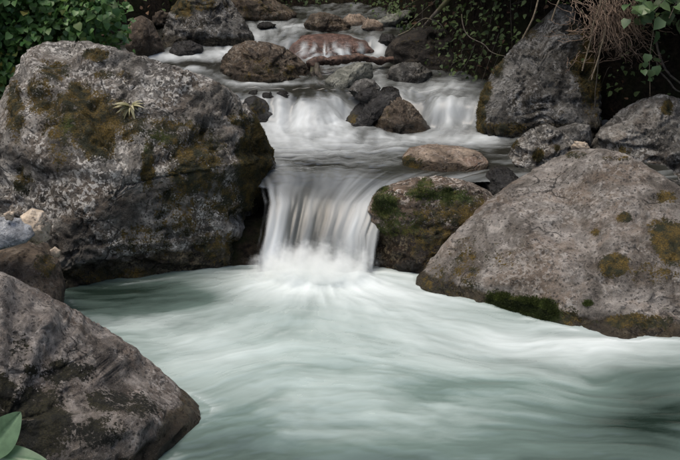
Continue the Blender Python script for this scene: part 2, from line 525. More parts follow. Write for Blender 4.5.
boulder('F4', 'tiny white pebble in the crevice below the cream stone',
        [(50, 250), (55, 247), (60, 251), (59, 256), (53, 257)], 4.9, 0.03, 0.03, M['cream'], q=0.8, sub=3, lump=0.05, crag=0.002, seed=54, fine=0, category='stone')
boulder('F5', 'tiny white pebble resting on the blue-grey stone',
        [(4, 214), (9, 211), (14, 214), (13, 220), (6, 220)], 4.9, 0.025, 0.025, M['cream'], q=0.8, sub=3, lump=0.05, crag=0.002, seed=55, fine=0, category='stone')
# right bank
boulder('G4', 'tall dark slate boulder with mossy edge under the hanging roots',
        [(474, 136), (476, 112), (483, 90), (492, 72), (510, 50), (530, 30), (548, 13), (560, 3), (574, 6), (590, 34), (600, 80), (602, 130), (575, 160), (500, 160)],
        7.85, 0.4, 0.45, M['slate'], lean=0.35, q=0.55, sub=6, lump=0.08, crag=0.026, seed=61, nf=10, fine=0.009,
        cuts=[((0.1, -0.9, 0.3), 0.62)],
        moss=[(480, 110, 10, 40, 0.9), (486, 90, 9, 22, .9), (497, 66, 12, 18, 0.7), (577, 66, 12, 12, 1.2), (530, 34, 10, 10, .5), (505, 128, 30, 12, 0.6), (592, 60, 20, 60, 0.9), (572, 30, 10, 14, .6)], wet=(0.55, 0.22))
boulder('G3', 'rough grey layered rock under the hanging sprig of leaves on the right bank',
        [(586, 152), (600, 128), (620, 110), (640, 99), (662, 94), (682, 99), (710, 115), (740, 160), (735, 210), (660, 225), (595, 210)],
        7.0, 0.4, 0.4, M['grey_plain'], lean=0.35, q=0.6, sub=6, lump=0.10, crag=0.026, nf=9, seed=63, fine=0.008,
        moss=[(667, 108, 8, 12, 0.9), (620, 150, 14, 8, .5)])
boulder('G1', 'jagged grey rock between the tall slate boulder and the broad pale boulder',
        [(500, 186), (503, 165), (515, 141), (530, 129), (547, 123), (560, 129), (574, 142), (586, 157), (592, 195), (560, 220), (508, 215)],
        6.75, 0.28, 0.3, M['grey_plain'], lean=0.35, q=0.6, sub=6, lump=0.14, crag=0.024, nf=9, seed=65, fine=0.007,
        cuts=[((-0.5, -0.8, 0.3), 0.55), ((0.6, -0.7, 0.3), 0.6)],
        moss=[(513, 143, 9, 9, 0.8), (538, 155, 9, 10, 0.8), (557, 148, 5, 5, .7)])
boulder('G2', 'small grey slab lodged behind the jagged grey rock',
        [(553, 129), (575, 123), (590, 125), (593, 140), (586, 154), (563, 152)], 7.1, 0.12, 0.12, M['slate'], lean=0.2, q=0.5, sub=5, lump=0.08, crag=0.008, seed=66)
boulder('G5', 'tiny cream stone beside the rough layered rock',
        [(571, 146), (577, 141), (587, 143), (590, 149), (580, 153), (572, 151)], 6.72, 0.05, 0.05, M['cream'], q=0.7, sub=4, lump=0.06, crag=0.003, seed=67, fine=0, category='stone')
boulder('H20', 'small dark wet rock between the mossy rock and jagged grey rock',
        [(482, 182), (488, 170), (498, 165), (509, 168), (520, 180), (524, 205), (500, 225), (484, 212)], 6.4, 0.14, 0.16, M['dark'], lean=0.3, q=0.6, sub=5, lump=0.1, crag=0.01, seed=68, wetgen=0.5)
# middle cascade
boulder('H1', 'brown wedge-shaped rock splitting the middle cascade',
        [(370, 131), (372, 112), (384, 101), (397, 96), (411, 103), (423, 117), (434, 130), (428, 146), (375, 146)],
        7.88, 0.26, 0.3, M['brown'], lean=0.3, q=0.5, sub=5, lump=0.08, crag=0.014, nf=8, seed=71, cuts=[((-0.75, -0.6, 0.2), 0.5), ((0.55, -0.7, 0.35), 0.55)], wet=(0.57, 0.12), moss=[(385, 115, 10, 14, .35)])
boulder('H2', 'black wet slab leaning against the brown wedge-shaped rock',
        [(339, 124), (349, 111), (364, 99), (380, 92), (398, 91), (402, 99), (388, 114), (372, 134), (345, 136)],
        8.1, 0.22, 0.22, M['dark'], lean=0.3, q=0.6, sub=5, lump=0.08, crag=0.010, seed=72, wetgen=0.4, moss=[(352, 117, 8, 8, 0.7)])
boulder('H3', 'small dark rock streaked with white above the black slab',
        [(348, 90), (355, 81), (365, 78), (374, 80), (381, 88), (376, 98), (355, 98)], 8.3, 0.13, 0.13, M['slate'], q=0.65, sub=5, lump=0.08, crag=0.006, seed=73, wetgen=0.2)
boulder('H4', 'small rounded dark stone on the lip of the middle cascade',
        [(355, 98), (361, 90), (372, 87), (383, 92), (385, 101), (365, 106)], 8.15, 0.1, 0.1, M['dark'], q=0.7, sub=4, lump=0.08, crag=0.005, seed=74, wetgen=0.5, category='stone')
boulder('H5', 'small black stone right of the white-streaked rock',
        [(379, 93), (383, 87), (392, 86), (399, 90), (399, 97), (383, 98)], 8.3, 0.09, 0.09, M['dark'], q=0.7, sub=4, lump=0.08, crag=0.005, seed=75, wetgen=0.6, category='stone')
boulder('H6', 'smooth olive-grey slab under the fallen log',
        [(325, 80), (338, 69), (358, 62), (372, 63), (373, 76), (366, 88), (340, 94), (327, 88)],
        8.7, 0.2, 0.2, M['olive'], lean=0.3, q=0.55, sub=5, lump=0.06, crag=0.006, seed=76, cuts=[((0.7, -0.6, 0.0), 0.5)])
boulder('H7', 'mottled brown boulder standing in the upper stream',
        [(219, 74), (222, 57), (234, 45), (250, 40), (268, 42), (285, 47), (299, 57), (310, 68), (313, 84), (295, 100), (240, 100), (220, 90)],
        9.05, 0.36, 0.4, M['brown'], lean=0.3, q=0.6, sub=6, lump=0.09, crag=0.018, nf=8, seed=77, moss=[(262, 70, 40, 18, .4), (290, 70, 15, 12, .45)], wet=(0.83, 0.10))
boulder('H17', 'dark rounded rock under the root-laced earth bank',
        [(386, 78), (390, 67), (402, 62), (420, 63), (432, 72), (434, 86), (420, 94), (392, 94)], 8.9, 0.22, 0.25, M['slate'], q=0.65, sub=5, lump=0.08, crag=0.008, seed=78, wetgen=0.45)
boulder('H18', 'smooth dark green rock half hidden behind the huge boulder',
        [(240, 110), (246, 98), (255, 95), (266, 101), (274, 114), (275, 124), (262, 134), (242, 132)], 7.95, 0.16, 0.16, M['dark'], q=0.7, sub=5, lump=0.06, crag=0.006, seed=79, mossgen=0.25, moss=[(258, 106, 14, 14, 0.5)])
for i, (a, b, wd, Yq) in enumerate([(254, 94, 7, 8.2), (268, 96, 8, 8.12), (283, 95, 9, 8.15)]):
    boulder('h%d' % i, ['flat black stone at the cascade lip nearest the dark green rock', 'middle one of three flat black stones at the cascade lip', 'flat black stone at the cascade lip farthest from the dark green rock'][i],
            [(a - wd, b + 1), (a - wd * .6, b - 3), (a + wd * .3, b - 4), (a + wd, b), (a + wd * .7, b + 4), (a - wd * .7, b + 4)], Yq, 0.08, 0.08, M['dark'], q=0.7, sub=4, lump=0.1, crag=0.004, seed=80 + i,
            wetgen=0.6, category='stone', group='black stones at the cascade lip')
# upper stream
boulder('H8', 'red-brown domed rock with water sliding over it',
        [(275, 50), (284, 41), (304, 35), (330, 33), (350, 35), (366, 40), (375, 50), (372, 66), (330, 74), (288, 70)],
        10.1, 0.35, 0.4, M['red'], lean=0.5, q=0.7, sub=5, lump=0.03, crag=0.004, seed=85, fine=0.002)
boulder('H9', 'large dark boulder with rusty moss in the upper stream behind the huge boulder',
        [(161, 36), (168, 14), (178, 0), (190, -18), (214, -22), (231, 0), (245, 20), (255, 38), (250, 56), (215, 66), (175, 62), (162, 52)],
        10.4, 0.5, 0.5, M['slate'], lean=0.25, q=0.55, sub=6, lump=0.08, crag=0.024, nf=9, seed=86, fine=0.006, cuts=[((-0.2, -0.9, 0.3), 0.6)],
        moss=[(182, 8, 16, 14, 0.8), (205, 6, 16, 10, 0.6), (225, 6, 8, 8, .5)], wet=(0.95, 0.22))
boulder('H10', 'smooth brown egg-shaped boulder beside the leafy shrub',
        [(126, 30), (132, 19), (142, 15), (152, 21), (160, 37), (165, 51), (156, 62), (135, 62), (125, 47)], 9.75, 0.22, 0.25, M['brown'], q=0.75, sub=5, lump=0.04, crag=0.006, seed=87, fine=0.002)
boulder('H11', 'low black wet rock beside the brown egg-shaped boulder',
        [(169, 51), (175, 42), (190, 40), (203, 46), (204, 58), (172, 60)], 9.85, 0.16, 0.16, M['dark'], q=0.65, sub=5, lump=0.08, crag=0.008, seed=88, wetgen=0.5)
boulder('H12', 'moss-covered rock at the head of the stream beyond the rusty boulder',
        [(222, 8), (232, -10), (262, -8), (280, 3), (297, 13), (294, 24), (250, 28), (226, 26)], 11.5, 0.3, 0.3, M['brown'], q=0.6, sub=5, lump=0.1, crag=0.014, seed=89, mossgen=0.35)
boulder('H13', 'brown angular rock upstream of the red dome',
        [(304, 24), (311, 14), (324, 12), (338, 16), (351, 25), (352, 36), (308, 38)], 10.75, 0.25, 0.3, M['brown'], q=0.55, sub=5, lump=0.1, crag=0.012, seed=90, mossgen=0.25)
boulder('H14', 'flat grey-brown rock in the far row upstream of the red dome',
        [(340, 22), (348, 15), (360, 14), (368, 20), (366, 30), (342, 30)], 11.0, 0.2, 0.2, M['tan'], q=0.6, sub=4, lump=0.1, crag=0.008, seed=91, wetgen=0.25)
boulder('H15', 'rounded pale brown rock beside the root-laced earth bank',
        [(361, 28), (365, 21), (374, 19), (383, 24), (384, 33), (364, 37)], 10.6, 0.15, 0.15, M['tan'], q=0.65, sub=4, lump=0.08, crag=0.006, seed=92, wetgen=0.2)
boulder('H16', 'black wet stone beside the white water right of the red dome',
        [(377, 41), (382, 34), (392, 34), (398, 40), (396, 48), (380, 48)], 10.2, 0.14, 0.14, M['dark'], q=0.65, sub=4, lump=0.08, crag=0.006, seed=93, wetgen=0.5)
boulder('H19', 'small dark stone awash in the highest white water',
        [(257, 25), (262, 22), (270, 22), (275, 25), (272, 29), (260, 29)], 10.8, 0.08, 0.08, M['dark'], q=0.7, sub=4, lump=0.05, crag=0.003, seed=94, wetgen=0.6, category='stone')
boulder('H21', 'brown rock above the egg-shaped boulder on the far left bank',
        [(148, 18), (153, 11), (164, 10), (172, 15), (172, 26), (150, 26)], 11.0, 0.25, 0.25, M['brown'], q=0.6, sub=4, lump=0.1, crag=0.01, seed=95)
boulder('H22', 'long low grey stone at the foot of the far bank',
        [(372, 24), (384, 17), (402, 11), (412, 10), (411, 17), (398, 24), (380, 31)], 10.9, 0.2, 0.2, M['olive'], q=0.6, sub=4, lump=0.08, crag=0.008, seed=96)
boulder('H23', 'root-laced dark earth mound on the right bank above the dark rounded rock',
        [(383, 60), (388, 45), (400, 34), (425, 26), (455, 30), (475, 48), (480, 75), (470, 95), (430, 84), (395, 80)], 9.7, 0.45, 0.6, M['earth'], q=0.6, sub=5, lump=0.12, crag=0.02, seed=97, mossgen=0.2, category='earth mound')

# ------------------------------------------------------------------ ground
def lvl(Y):
    return np.interp(Y, [0, 5.75, 5.85, 6.05, 6.15, 7.4, 7.62, 8.08, 8.75, 9.6, 9.85, 10.3, 11.3, 12.6, 14], [0, 0, 0.03, 0.40, 0.50, 0.555, 0.575, 0.80, 0.82, 0.87, 0.91, 1.10, 1.15, 1.22, 1.3])


def xr_(Y):
    return np.interp(Y, [2, 3, 5, 6, 7, 7.5, 8, 8.5, 9, 10, 11, 12, 13], [3.0, 3.4, 3.4, 3.3, 3.1, 2.6, 2.0, 1.5, 1.2, 0.85, 0.75, 0.6, 0.2])


def xl_(Y):
    return np.interp(Y, [2, 3, 5, 6, 7, 8, 9, 10, 11, 12, 13], [-1.0, -1.5, -2.1, -2.5, -2.5, -2.6, -2.6, -2.4, -1.9, -1.4, -0.6])


def ground_z(x, Y):
    L = lvl(Y)
    dr = np.maximum(x - xr_(Y), 0)
    dl = np.maximum(xl_(Y) - x, 0)
    z = L - 0.30
    z = z + sstep(0, 0.25, dr) * 0.3 + 2.7 * (1 - np.exp(-1.5 * dr)) * sstep(5.0, 7.5, Y) + 0.35 * dr
    z = z + sstep(0, 0.25, dl) * 0.35 + 1.5 * (1 - np.exp(-0.9 * dl)) * sstep(3.0, 6.5, Y) + 0.3 * dl
    z = z + np.maximum(Y - 12.4, 0) * 1.3 * np.exp(-np.maximum(Y - 16, 0) / 20)
    z = z + np.maximum(2.7 - Y, 0) * 0.35 * np.exp(-np.maximum(1 - Y, 0) / 3)
    return z


def overhang(p):
    """the right bank is undercut: its turf leans out over the stream"""
    w_ = sstep(1.5, 2.0, p[:, 2]) * sstep(0.05, 0.5, p[:, 0] - xr_(p[:, 1])) * sstep(6.6, 7.6, p[:, 1]) * sstep(13.0, 11.0, p[:, 1])
    p[:, 0] -= 0.45 * w_
    p[:, 1] -= 0.75 * w_
    return p


def build_ground():
    xs = np.unique(np.round(np.r_[np.linspace(-45, -6, 30), np.arange(-6, 6, 0.07), np.linspace(6, 45, 30)], 4))
    ys = np.unique(np.round(np.r_[np.linspace(-30, 1, 24), np.arange(1, 16, 0.07), np.linspace(16, 60, 30)], 4))
    X, Y = np.meshgrid(xs, ys)
    Z = ground_z(X, Y)
    p = np.stack([X.ravel(), Y.ravel(), Z.ravel()], 1)
    out = np.clip(np.maximum(X - xr_(Y), xl_(Y) - X) + np.maximum(Y - 12.4, 0), 0, 1).ravel()
    n = fbm(p * 1.7, 5, 3) * 0.30 * (0.2 + out) + fbm(p * 7, 3, 9) * 0.06
    p[:, 2] += n
    p[:, 0] += fbm(p * 2.1 + 40, 4, 4) * 0.25 * out
    p[:, 1] += fbm(p * 2.1 + 80, 4, 5) * 0.25 * out
    p = overhang(p)
    nx, ny = len(xs), len(ys)
    i = np.arange(nx * ny).reshape(ny, nx)
    F = np.stack([i[:-1, :-1], i[:-1, 1:], i[1:, 1:], i[1:, :-1]], -1).reshape(-1, 4)
    t = NT('forest_earth')
    tc = t.new('ShaderNodeTexCoord').outputs['Object']
    a = t.noise(tc, 3.0, 6, 0.65)
    b = t.noise(tc, 25, 6, 0.7)
    c = t.mix(t.ramp(b, 0.35, 0.65), (0.006, 0.005, 0.004), (0.028, 0.021, 0.014))
    c = t.mix(t.ramp(a, 0.48, 0.66, 0, 0.7), c, (0.014, 0.018, 0.006))
    t.l(c, t.b.inputs['Base Color'])
    t.b.inputs['Specular IOR Level'].default_value = 0.1
    t.b.inputs['Roughness'].default_value = 0.95
    t.l(t.bump(b, 0.05), t.b.inputs['Normal'])
    o = link('ground', mesh_from('ground', p, F), t.m)
    o['kind'] = 'structure'
    return p


GP = build_ground()


# ------------------------------------------------------------------ water
def blur2(a, s):
    k = int(max(1, round(s)))
    for _ in range(2):
        for ax in (0, 1):
            c = np.cumsum(np.pad(a, [(k + 1, k) if q == ax else (0, 0) for q in (0, 1)], mode='edge'), axis=ax)
            n = a.shape[ax]
            a = (np.take(c, np.arange(2 * k + 1, 2 * k + 1 + n), ax) - np.take(c, np.arange(0, n), ax)) / (2 * k + 1)
    return a


def lic(noise, vx, vy, steps, jit=None):
    """smear a noise field along a flow given in grid cells per step"""
    ny, nx = noise.shape
    J, I = np.meshgrid(np.arange(nx, dtype=np.float32), np.arange(ny, dtype=np.float32))
    acc = noise.copy()
    wsum = 1.0
    for sg in (1, -1):
        x, y = J.copy(), I.copy()
        for s in range(steps):
            xi = np.clip(x + 0.5, 0, nx - 1).astype(np.int32)
            yi = np.clip(y + 0.5, 0, ny - 1).astype(np.int32)
            x += sg * vx[yi, xi]
            y += sg * vy[yi, xi]
            xi = np.clip(x + 0.5, 0, nx - 1).astype(np.int32)
            yi = np.clip(y + 0.5, 0, ny - 1).astype(np.int32)
            wgt = 0.5 + 0.5 * math.cos(math.pi * (s + 1) / (steps + 1))
            acc += wgt * noise[yi, xi]
            wsum += wgt
    acc /= wsum
    acc = acc - acc.mean()
    return acc / (acc.std() + 1e-9)


def rock_mask(xs, ys, H):
    """where rocks stand out of the water"""
    nx, ny = len(xs), len(ys)
    m = np.zeros((ny, nx))
    for P in FOOT:
        s = (P[:, 0] > xs[0]) & (P[:, 0] < xs[-1]) & (P[:, 1] > ys[0]) & (P[:, 1] < ys[-1])
        if not s.any():
            continue
        q = P[s]
        j = np.clip(np.searchsorted(xs, q[:, 0]), 0, nx - 1)
        i = np.clip(np.searchsorted(ys, q[:, 1]), 0, ny - 1)
        up = (q[:, 2] > H[i, j] - 0.02) & (q[:, 2] < H[i, j] + 0.25)
        m[i[up], j[up]] = 1
        up = q[:, 2] > H[i, j] + 0.0
        m[i[up], j[up]] = 1
    return (blur2(m, 2) > 0.12).astype(float)


def deflect(vx, vy, mask, r):
    b = blur2(mask, r)
    gy, gx = np.gradient(b)
    g = np.hypot(gx, gy) + 1e-9
    nx_, ny_ = gx / g, gy / g
    amt = np.clip(b * 3.0, 0, 1)
    dot = vx * nx_ + vy * ny_
    dot = np.maximum(dot, 0) * amt
    return vx - dot * nx_, vy - dot * ny_, b


def blobs(px, py, L):
    f = np.zeros_like(px)
    for (x, y, rx, ry, s) in L:
        f += s * np.exp(-(((px - x) / rx) ** 2 + ((py - y) / ry) ** 2))
    return f


def water_mat(name, deep, milk, foamc):
    t = NT(name)
    fo = t.attr('foam')
    bo = t.attr('milk')
    tc = t.new('ShaderNodeTexCoord').outputs['Object']
    c = t.mix(bo, deep, milk)
    c = t.mix(fo, c, foamc)
    t.l(c, t.b.inputs['Base Color'])
    t.l(t.ramp(fo, 0.0, 0.8, 0.16, 0.6), t.b.inputs['Roughness'])
    t.b.inputs['IOR'].default_value = 1.33
    t.b.inputs['Specular IOR Level'].default_value = 0.5
    tr = t.new('ShaderNodeBsdfTransparent')
    mx = t.new('ShaderNodeMixShader')
    t.l(t.attr('cover'), mx.inputs[0])
    t.l(tr.outputs[0], mx.inputs[1])
    t.l(t.b.outputs[0], mx.inputs[2])
    t.l(mx.outputs[0], t.out.inputs[0])
    return t.m


def grid_faces(nx, ny, keep=None):
    i = np.arange(nx * ny).reshape(ny, nx)
    F = np.stack([i[:-1, :-1], i[:-1, 1:], i[1:, 1:], i[1:, :-1]], -1)
    if keep is not None:
        k = keep[:-1, :-1] | keep[:-1, 1:] | keep[1:, 1:] | keep[1:, :-1]
        return F[k]
    return F.reshape(-1, 4)


def compact(V, F, A):
    used = np.zeros(len(V), bool)
    used[F.ravel()] = True
    idx = np.cumsum(used) - 1
    return V[used], idx[F], [a.ravel()[used] for a in A]


FALL = (-0.16, 5.74)


def build_pool():
    xs = np.arange(-2.3, 3.3, 0.0125)
    ys = np.arange(2.3, 6.3, 0.009)
    X, Y = np.meshgrid(xs, ys)
    nx, ny = len(xs), len(ys)
    H = np.zeros_like(X)
    mask = rock_mask(xs, ys, H)
    dx, dy = X - FALL[0], Y - FALL[1]
    r = np.hypot(dx, dy * 1.0) + 1e-6
    vx = dx / r
    vy = np.minimum(dy / r, 0.15)
    P3 = np.stack([X.ravel(), Y.ravel(), np.zeros(X.size)], 1)
    sh = X.shape
    # drawn-out wisps: sideways sheets far from the fall, rays close to it; both bent by slow eddies
    wx = (fbm(P3 * 1.3, 2, 61) * 0.40 + fbm(P3 * 4.5, 2, 60) * 0.07).reshape(sh)
    wy = (fbm(P3 * 0.9 + 7, 2, 62) * 0.40 + fbm(P3 * 4.0 + 5, 3, 59, 0.5) * 0.045).reshape(sh)
    U = X + wx
    Vq = Y + wy + 0.20 * np.abs(X + 0.3)

    def wisps(fu, fv, o, sd, rd=False):
        return fbm(np.stack([(U * fu).ravel(), (Vq * fv).ravel(), np.full(X.size, sd * 1.7)], 1), o, sd, 0.62, 2.1, rd).reshape(sh)
    a1 = wisps(1.5, 5.0, 6, 63)
    a2 = wisps(2.4, 15.0, 5, 64)
    a3 = wisps(2.6, 8.5, 5, 65, True)
    th = np.arctan2(dx + wx * 0.35, -dy + 0.12)
    rr_ = r + wy * 0.3
    b1 = fbm(np.stack([(th * 4.5).ravel(), (rr_ * 1.6).ravel(), np.zeros(X.size)], 1), 5, 66, 0.62).reshape(sh)
    b2 = fbm(np.stack([(th * 8).ravel(), (rr_ * 2.5).ravel(), np.zeros(X.size)], 1), 4, 67, 0.62).reshape(sh)
    wr = np.exp(-(r / 0.9) ** 2)
    l3 = (a1 * (1 - wr) + b1 * wr) * 3.0
    l2 = (a2 * (1 - wr) + b2 * wr) * 3.0
    l1 = np.clip(a3, -0.4, 1) * (1 - 0.7 * wr) * 2.0 + fbm(P3 * np.array([14, 30, 1]) + np.stack([wx.ravel() * 8, wy.ravel() * 20, np.zeros(X.size)], 1), 3, 68).reshape(sh) * 0.7
    px, py = proj(np.stack([X, Y, H], -1))
    den = blobs(px, py, [(320, 280, 85, 20, 0.80), (330, 320, 150, 40, 0.17), (460, 338, 150, 30, 0.22), (200, 345, 60, 28, 0.20), (560, 348, 130, 22, 0.22),
                         (300, 385, 170, 36, 0.10), (420, 298, 60, 18, 0.28), (610, 342, 90, 10, 0.22), (140, 322, 60, 9, 0.16), (240, 300, 40, 14, .10),
                         (120, 298, 80, 13, -0.30), (190, 300, 50, 9, -0.16), (650, 405, 70, 26, -0.28), (600, 445, 90, 20, -0.20), (390, 456, 110, 14, -0.14), (230, 440, 45, 35, -0.14), (500, 385, 60, 10, -.1)])
    milk = np.clip(0.40 + blobs(px, py, [(330, 345, 230, 70, 0.5), (420, 420, 200, 40, 0.1), (130, 297, 95, 20, -0.50), (655, 415, 70, 36, -0.4), (230, 450, 60, 30, -0.12), (400, 468, 140, 16, -0.18)])
                   + 0.10 * l3 + 0.05 * l2, 0, 1)
    foam = den + 0.02 + (0.120 * l3 + 0.055 * l2 + 0.020 * l1) * np.clip(0.6 + den * 0.9, 0.4, 1.1)
    edge = np.clip(blur2(mask, 4) * 2, 0, 1) * (1 - mask)
    foam = foam + edge * 0.22 * np.clip(0.6 + 0.5 * l2, 0, 1.5)
    foam = np.clip(foam, 0, 0.97)
    amp = np.exp(-r / 1.5)
    W = fbm(np.stack([X.ravel() * 3, Y.ravel() * 5, np.zeros(X.size)], 1), 3, 71).reshape(X.shape)
    H = H + 0.0015 * l2 * (0.35 + amp) + 0.005 * l3 * (0.4 + amp) + 0.014 * W
    # heaped foam under the fall
    heap = np.exp(-((dx / 0.42) ** 2 + ((Y - 5.72) / 0.14) ** 2))
    H = H + heap * (0.05 + 0.05 * fbm(P3 * 6, 3, 77).reshape(X.shape))
    foam = np.maximum(foam, np.clip(heap * 1.3, 0, 0.9))
    V = np.stack([X, Y, H], -1).reshape(-1, 3)
    me = mesh_from('pool', V, grid_faces(nx, ny))
    attr(me, 'foam', foam.ravel()); attr(me, 'milk', milk.ravel()); attr(me, 'cover', np.ones(X.size))
    o = link('pool', me, water_mat('pool_water', (0.010, 0.018, 0.014), (0.185, 0.258, 0.232), (0.60, 0.65, 0.645)))
    o['kind'] = 'structure'


def inf0(dy):
    return sstep(0.1, 0.5, dy)


def build_stream():
    xs = np.arange(-3.0, 2.4, 0.0095)
    ys = np.r_[np.arange(5.70, 6.6, 0.006), np.arange(6.6, 8.4, 0.0125), np.arange(8.4, 12.9, 0.022)]
    X, Y = np.meshgrid(xs, ys)
    nx, ny = len(xs), len(ys)
    P3 = np.stack([X.ravel(), Y.ravel(), np.zeros(X.size)], 1)
    wob = fbm(P3 * 1.7, 3, 81).reshape(X.shape)
    Yw = Y + wob * 0.22 * sstep(7.0, 7.6, Y) * sstep(9.3, 8.6, Y)
    Yw = Yw - 0.30 * sstep(-0.30, 0.12, X) * sstep(0.92, 0.70, X) * sstep(7.3, 7.6, Y) * sstep(9.0, 8.6, Y)
    stp = np.interp(Yw, [5.5, 6.12, 7.4, 7.62, 7.75, 7.95, 8.12, 8.75, 9.6, 9.85, 9.95, 10.15, 10.3, 11.3, 12.9], [0.48, 0.50, 0.555, 0.575, 0.60, 0.755, 0.80, 0.825, 0.87, 0.90, 0.92, 1.04, 1.09, 1.15, 1.24])
    grd = np.interp(Yw, [5.5, 6.12, 7.4, 7.62, 8.12, 8.75, 9.3, 9.8, 11.0, 11.3, 12.9], [0.48, 0.50, 0.555, 0.575, 0.80, 0.83, 0.87, 0.96, 1.12, 1.15, 1.24])
    sel = sstep(-0.45, -0.75, X)
    H = stp * (1 - sel) + grd * sel
    H = blur2(H, 3)
    dy = np.maximum(6.72 + 0.04 * np.cos((X + 0.16) * 4) - Y, 0)
    fall = 0.52 * (dy / 0.95) ** 3.4
    mask = rock_mask(xs, ys, H)
    # flow: downstream, drawn together towards the lip
    tx = np.interp(Y, [5.7, 6.1, 6.6, 7.3, 8.0, 9.0, 10.0, 11, 13], [-0.16, -0.14, 0.0, 0.05, 0.1, -0.3, -0.6, -0.5, -0.4])
    vx = (tx - X) * np.interp(Y, [5.7, 6.0, 6.3, 6.7, 7.2, 8], [-0.15, 0.1, 1.1, 2.0, 0.9, 0.4])
    vy = -np.ones_like(X)
    gy_, gx_ = np.gradient(H, ys, xs)
    vx -= gx_ * 1.0
    vy -= np.clip(gy_, 0, 1) * 1.0
    ps = (fbm(P3 * 2.2, 2, 91) * 0.14).reshape(X.shape)
    py_, px_ = np.gradient(ps, ys, xs)
    k = sstep(6.0, 6.5, Y)
    vx += py_ * 0.8 * k
    vy -= px_ * 0.8 * k
    vx, vy, near = deflect(vx, vy, mask, 8)
    vx, vy = blur2(vx, 3), blur2(vy, 3)
    s = np.hypot(vx, vy) + 1e-6
    rowd = np.gradient(ys)[:, None]
    ix, iy = vx / s * 0.0125 / 0.0095, vy / s * 0.0125 / rowd
    l1 = blur2(lic(rng.normal(size=X.shape), ix, iy, 16), 1) * 1.5
    l2 = blur2(lic(blur2(rng.normal(size=X.shape), 2), ix, iy, 20), 1) * 1.2
    l3 = blur2(lic(blur2(rng.normal(size=X.shape), 6), ix, iy, 24), 2)
    w2 = fbm(P3 * np.array([4, 7, 1]), 4, 92, 0.6).reshape(X.shape)
    l3 = l3 * 0.6 + w2 * 1.8
    wu = fbm(P3 * 3.0 + 2, 3, 93).reshape(X.shape) * 0.18
    w3 = fbm(np.stack([((X + wu) * 13).ravel(), ((Y + wu) * 4.5).ravel(), np.zeros(X.size)], 1), 4, 94, 0.65).reshape(X.shape)
    steep = np.clip((np.hypot(gx_, gy_) - 0.12) * 1.6, 0, 1) * sstep(6.3, 6.9, Y)
    steep = blur2(steep, 5)
    Z = H - fall
    P = np.stack([X, Y, Z], -1)
    px, py = proj(P)
    den = 0.04 + 0.16 * steep + 0.60 * blobs(px, py, [
        (290, 130, 60, 22, 0.60), (320, 150, 100, 12, 0.38), (410, 140, 70, 7, 0.50), (480, 139, 30, 8, 0.55), (455, 110, 22, 20, 0.55), (300, 108, 34, 12, 0.35), (345, 118, 20, 14, .3),
        (180, 56, 60, 5, 0.75), (225, 48, 20, 8, 0.6), (255, 38, 22, 9, 0.45), (300, 26, 40, 6, 0.35), (378, 52, 10, 9, 0.6), (330, 59, 30, 3, 0.4), (260, 83, 40, 2.2, 0.55), (195, 69, 14, 3, 0.5),
        (375, 84, 8, 12, 0.4), (440, 88, 40, 6, 0.35),
        (300, 172, 60, 8, 0.10), (420, 168, 60, 8, -0.15), (330, 160, 50, 4, -0.05), (190, 64, 40, 3, -0.3), (310, 90, 60, 4, -0.2), (460, 178, 30, 6, .12),
        (274, 240, 9, 38, 0.60), (284, 268, 26, 22, 0.65), (352, 240, 11, 42, 0.34), (325, 275, 50, 12, 0.35), (318, 225, 20, 30, -0.08)])
    amp = 0.35 + den
    calm = sstep(6.45, 6.75, Y) * sstep(7.5, 7.2, Y)
    rp = fbm(np.stack([X.ravel() * 5, Y.ravel() * 17, np.zeros(X.size)], 1), 4, 98, 0.6).reshape(X.shape)
    den = den - 0.07 * calm + calm * 0.24 * rp
    foam = den + (0.06 * l2 + 0.06 * l1 + 0.11 * l3 + 0.22 * w3) * np.clip(amp, 0.4, 1.1) * (1 - 0.55 * calm)
    # silky threads: every thread keeps its place across the narrowing chute
    elo = np.interp(Y, [5.75, 5.95, 6.15, 6.4, 6.8, 7.2], [-0.56, -0.50, -0.47, -0.52, -0.75, -1.0])
    ehi = np.interp(Y, [5.75, 5.95, 6.15, 6.4, 6.8, 7.2], [0.21, 0.23, 0.33, 0.62, 1.15, 1.5])
    xi = (X - elo) / (ehi - elo)
    arc = fall * 1.0 + (6.72 - Y) * 0.8
    xi = xi + 0.012 * fbm(np.stack([X.ravel() * 3, arc.ravel() * 4, np.zeros(X.size)], 1), 2, 103).reshape(X.shape)
    xi = xi + 0.05 * fbm(np.stack([(xi * 4).ravel(), np.zeros(X.size), np.zeros(X.size)], 1), 2, 106).reshape(X.shape)
    t1 = fbm(np.stack([(xi * 9).ravel(), (arc * 0.9).ravel(), np.zeros(X.size)], 1), 3, 104, 0.6).reshape(X.shape)
    t2 = fbm(np.stack([(xi * 27).ravel(), (arc * 1.6).ravel(), np.zeros(X.size)], 1), 2, 105, 0.6).reshape(X.shape)
    t2 = t2 * np.clip(0.7 + 1.3 * fbm(np.stack([(xi * 7).ravel(), (arc * 3).ravel(), np.zeros(X.size)], 1), 2, 107).reshape(X.shape), 0.1, 1.5)
    fz = sstep(7.0, 6.6, Y) * (np.abs(X) < 1.4)
    foam = foam * (1 - fz) + fz * (den + 0.03 + (0.17 * t1 + 0.21 * t2) * (0.5 + 0.55 * inf0(dy)))
    inf = sstep(0.25, 0.65, dy)
    foam = foam + inf * 0.05
    foam = np.clip(foam, 0, 0.95)
    milk = np.clip(0.07 + 0.5 * den + 0.06 * l3 + inf * 0.22, 0, 1)
    Wv = fbm(np.stack([X.ravel() * 4, Y.ravel() * 6, np.zeros(X.size)], 1), 3, 97).reshape(X.shape)
    Zd = Z + (0.006 * l2 + 0.009 * l3 + 0.0015 * l1) * (0.5 + 0.8 * steep) * (1 - inf) + 0.012 * Wv * (1 - inf) + 0.05 * steep * Wv + calm * 0.010 * rp
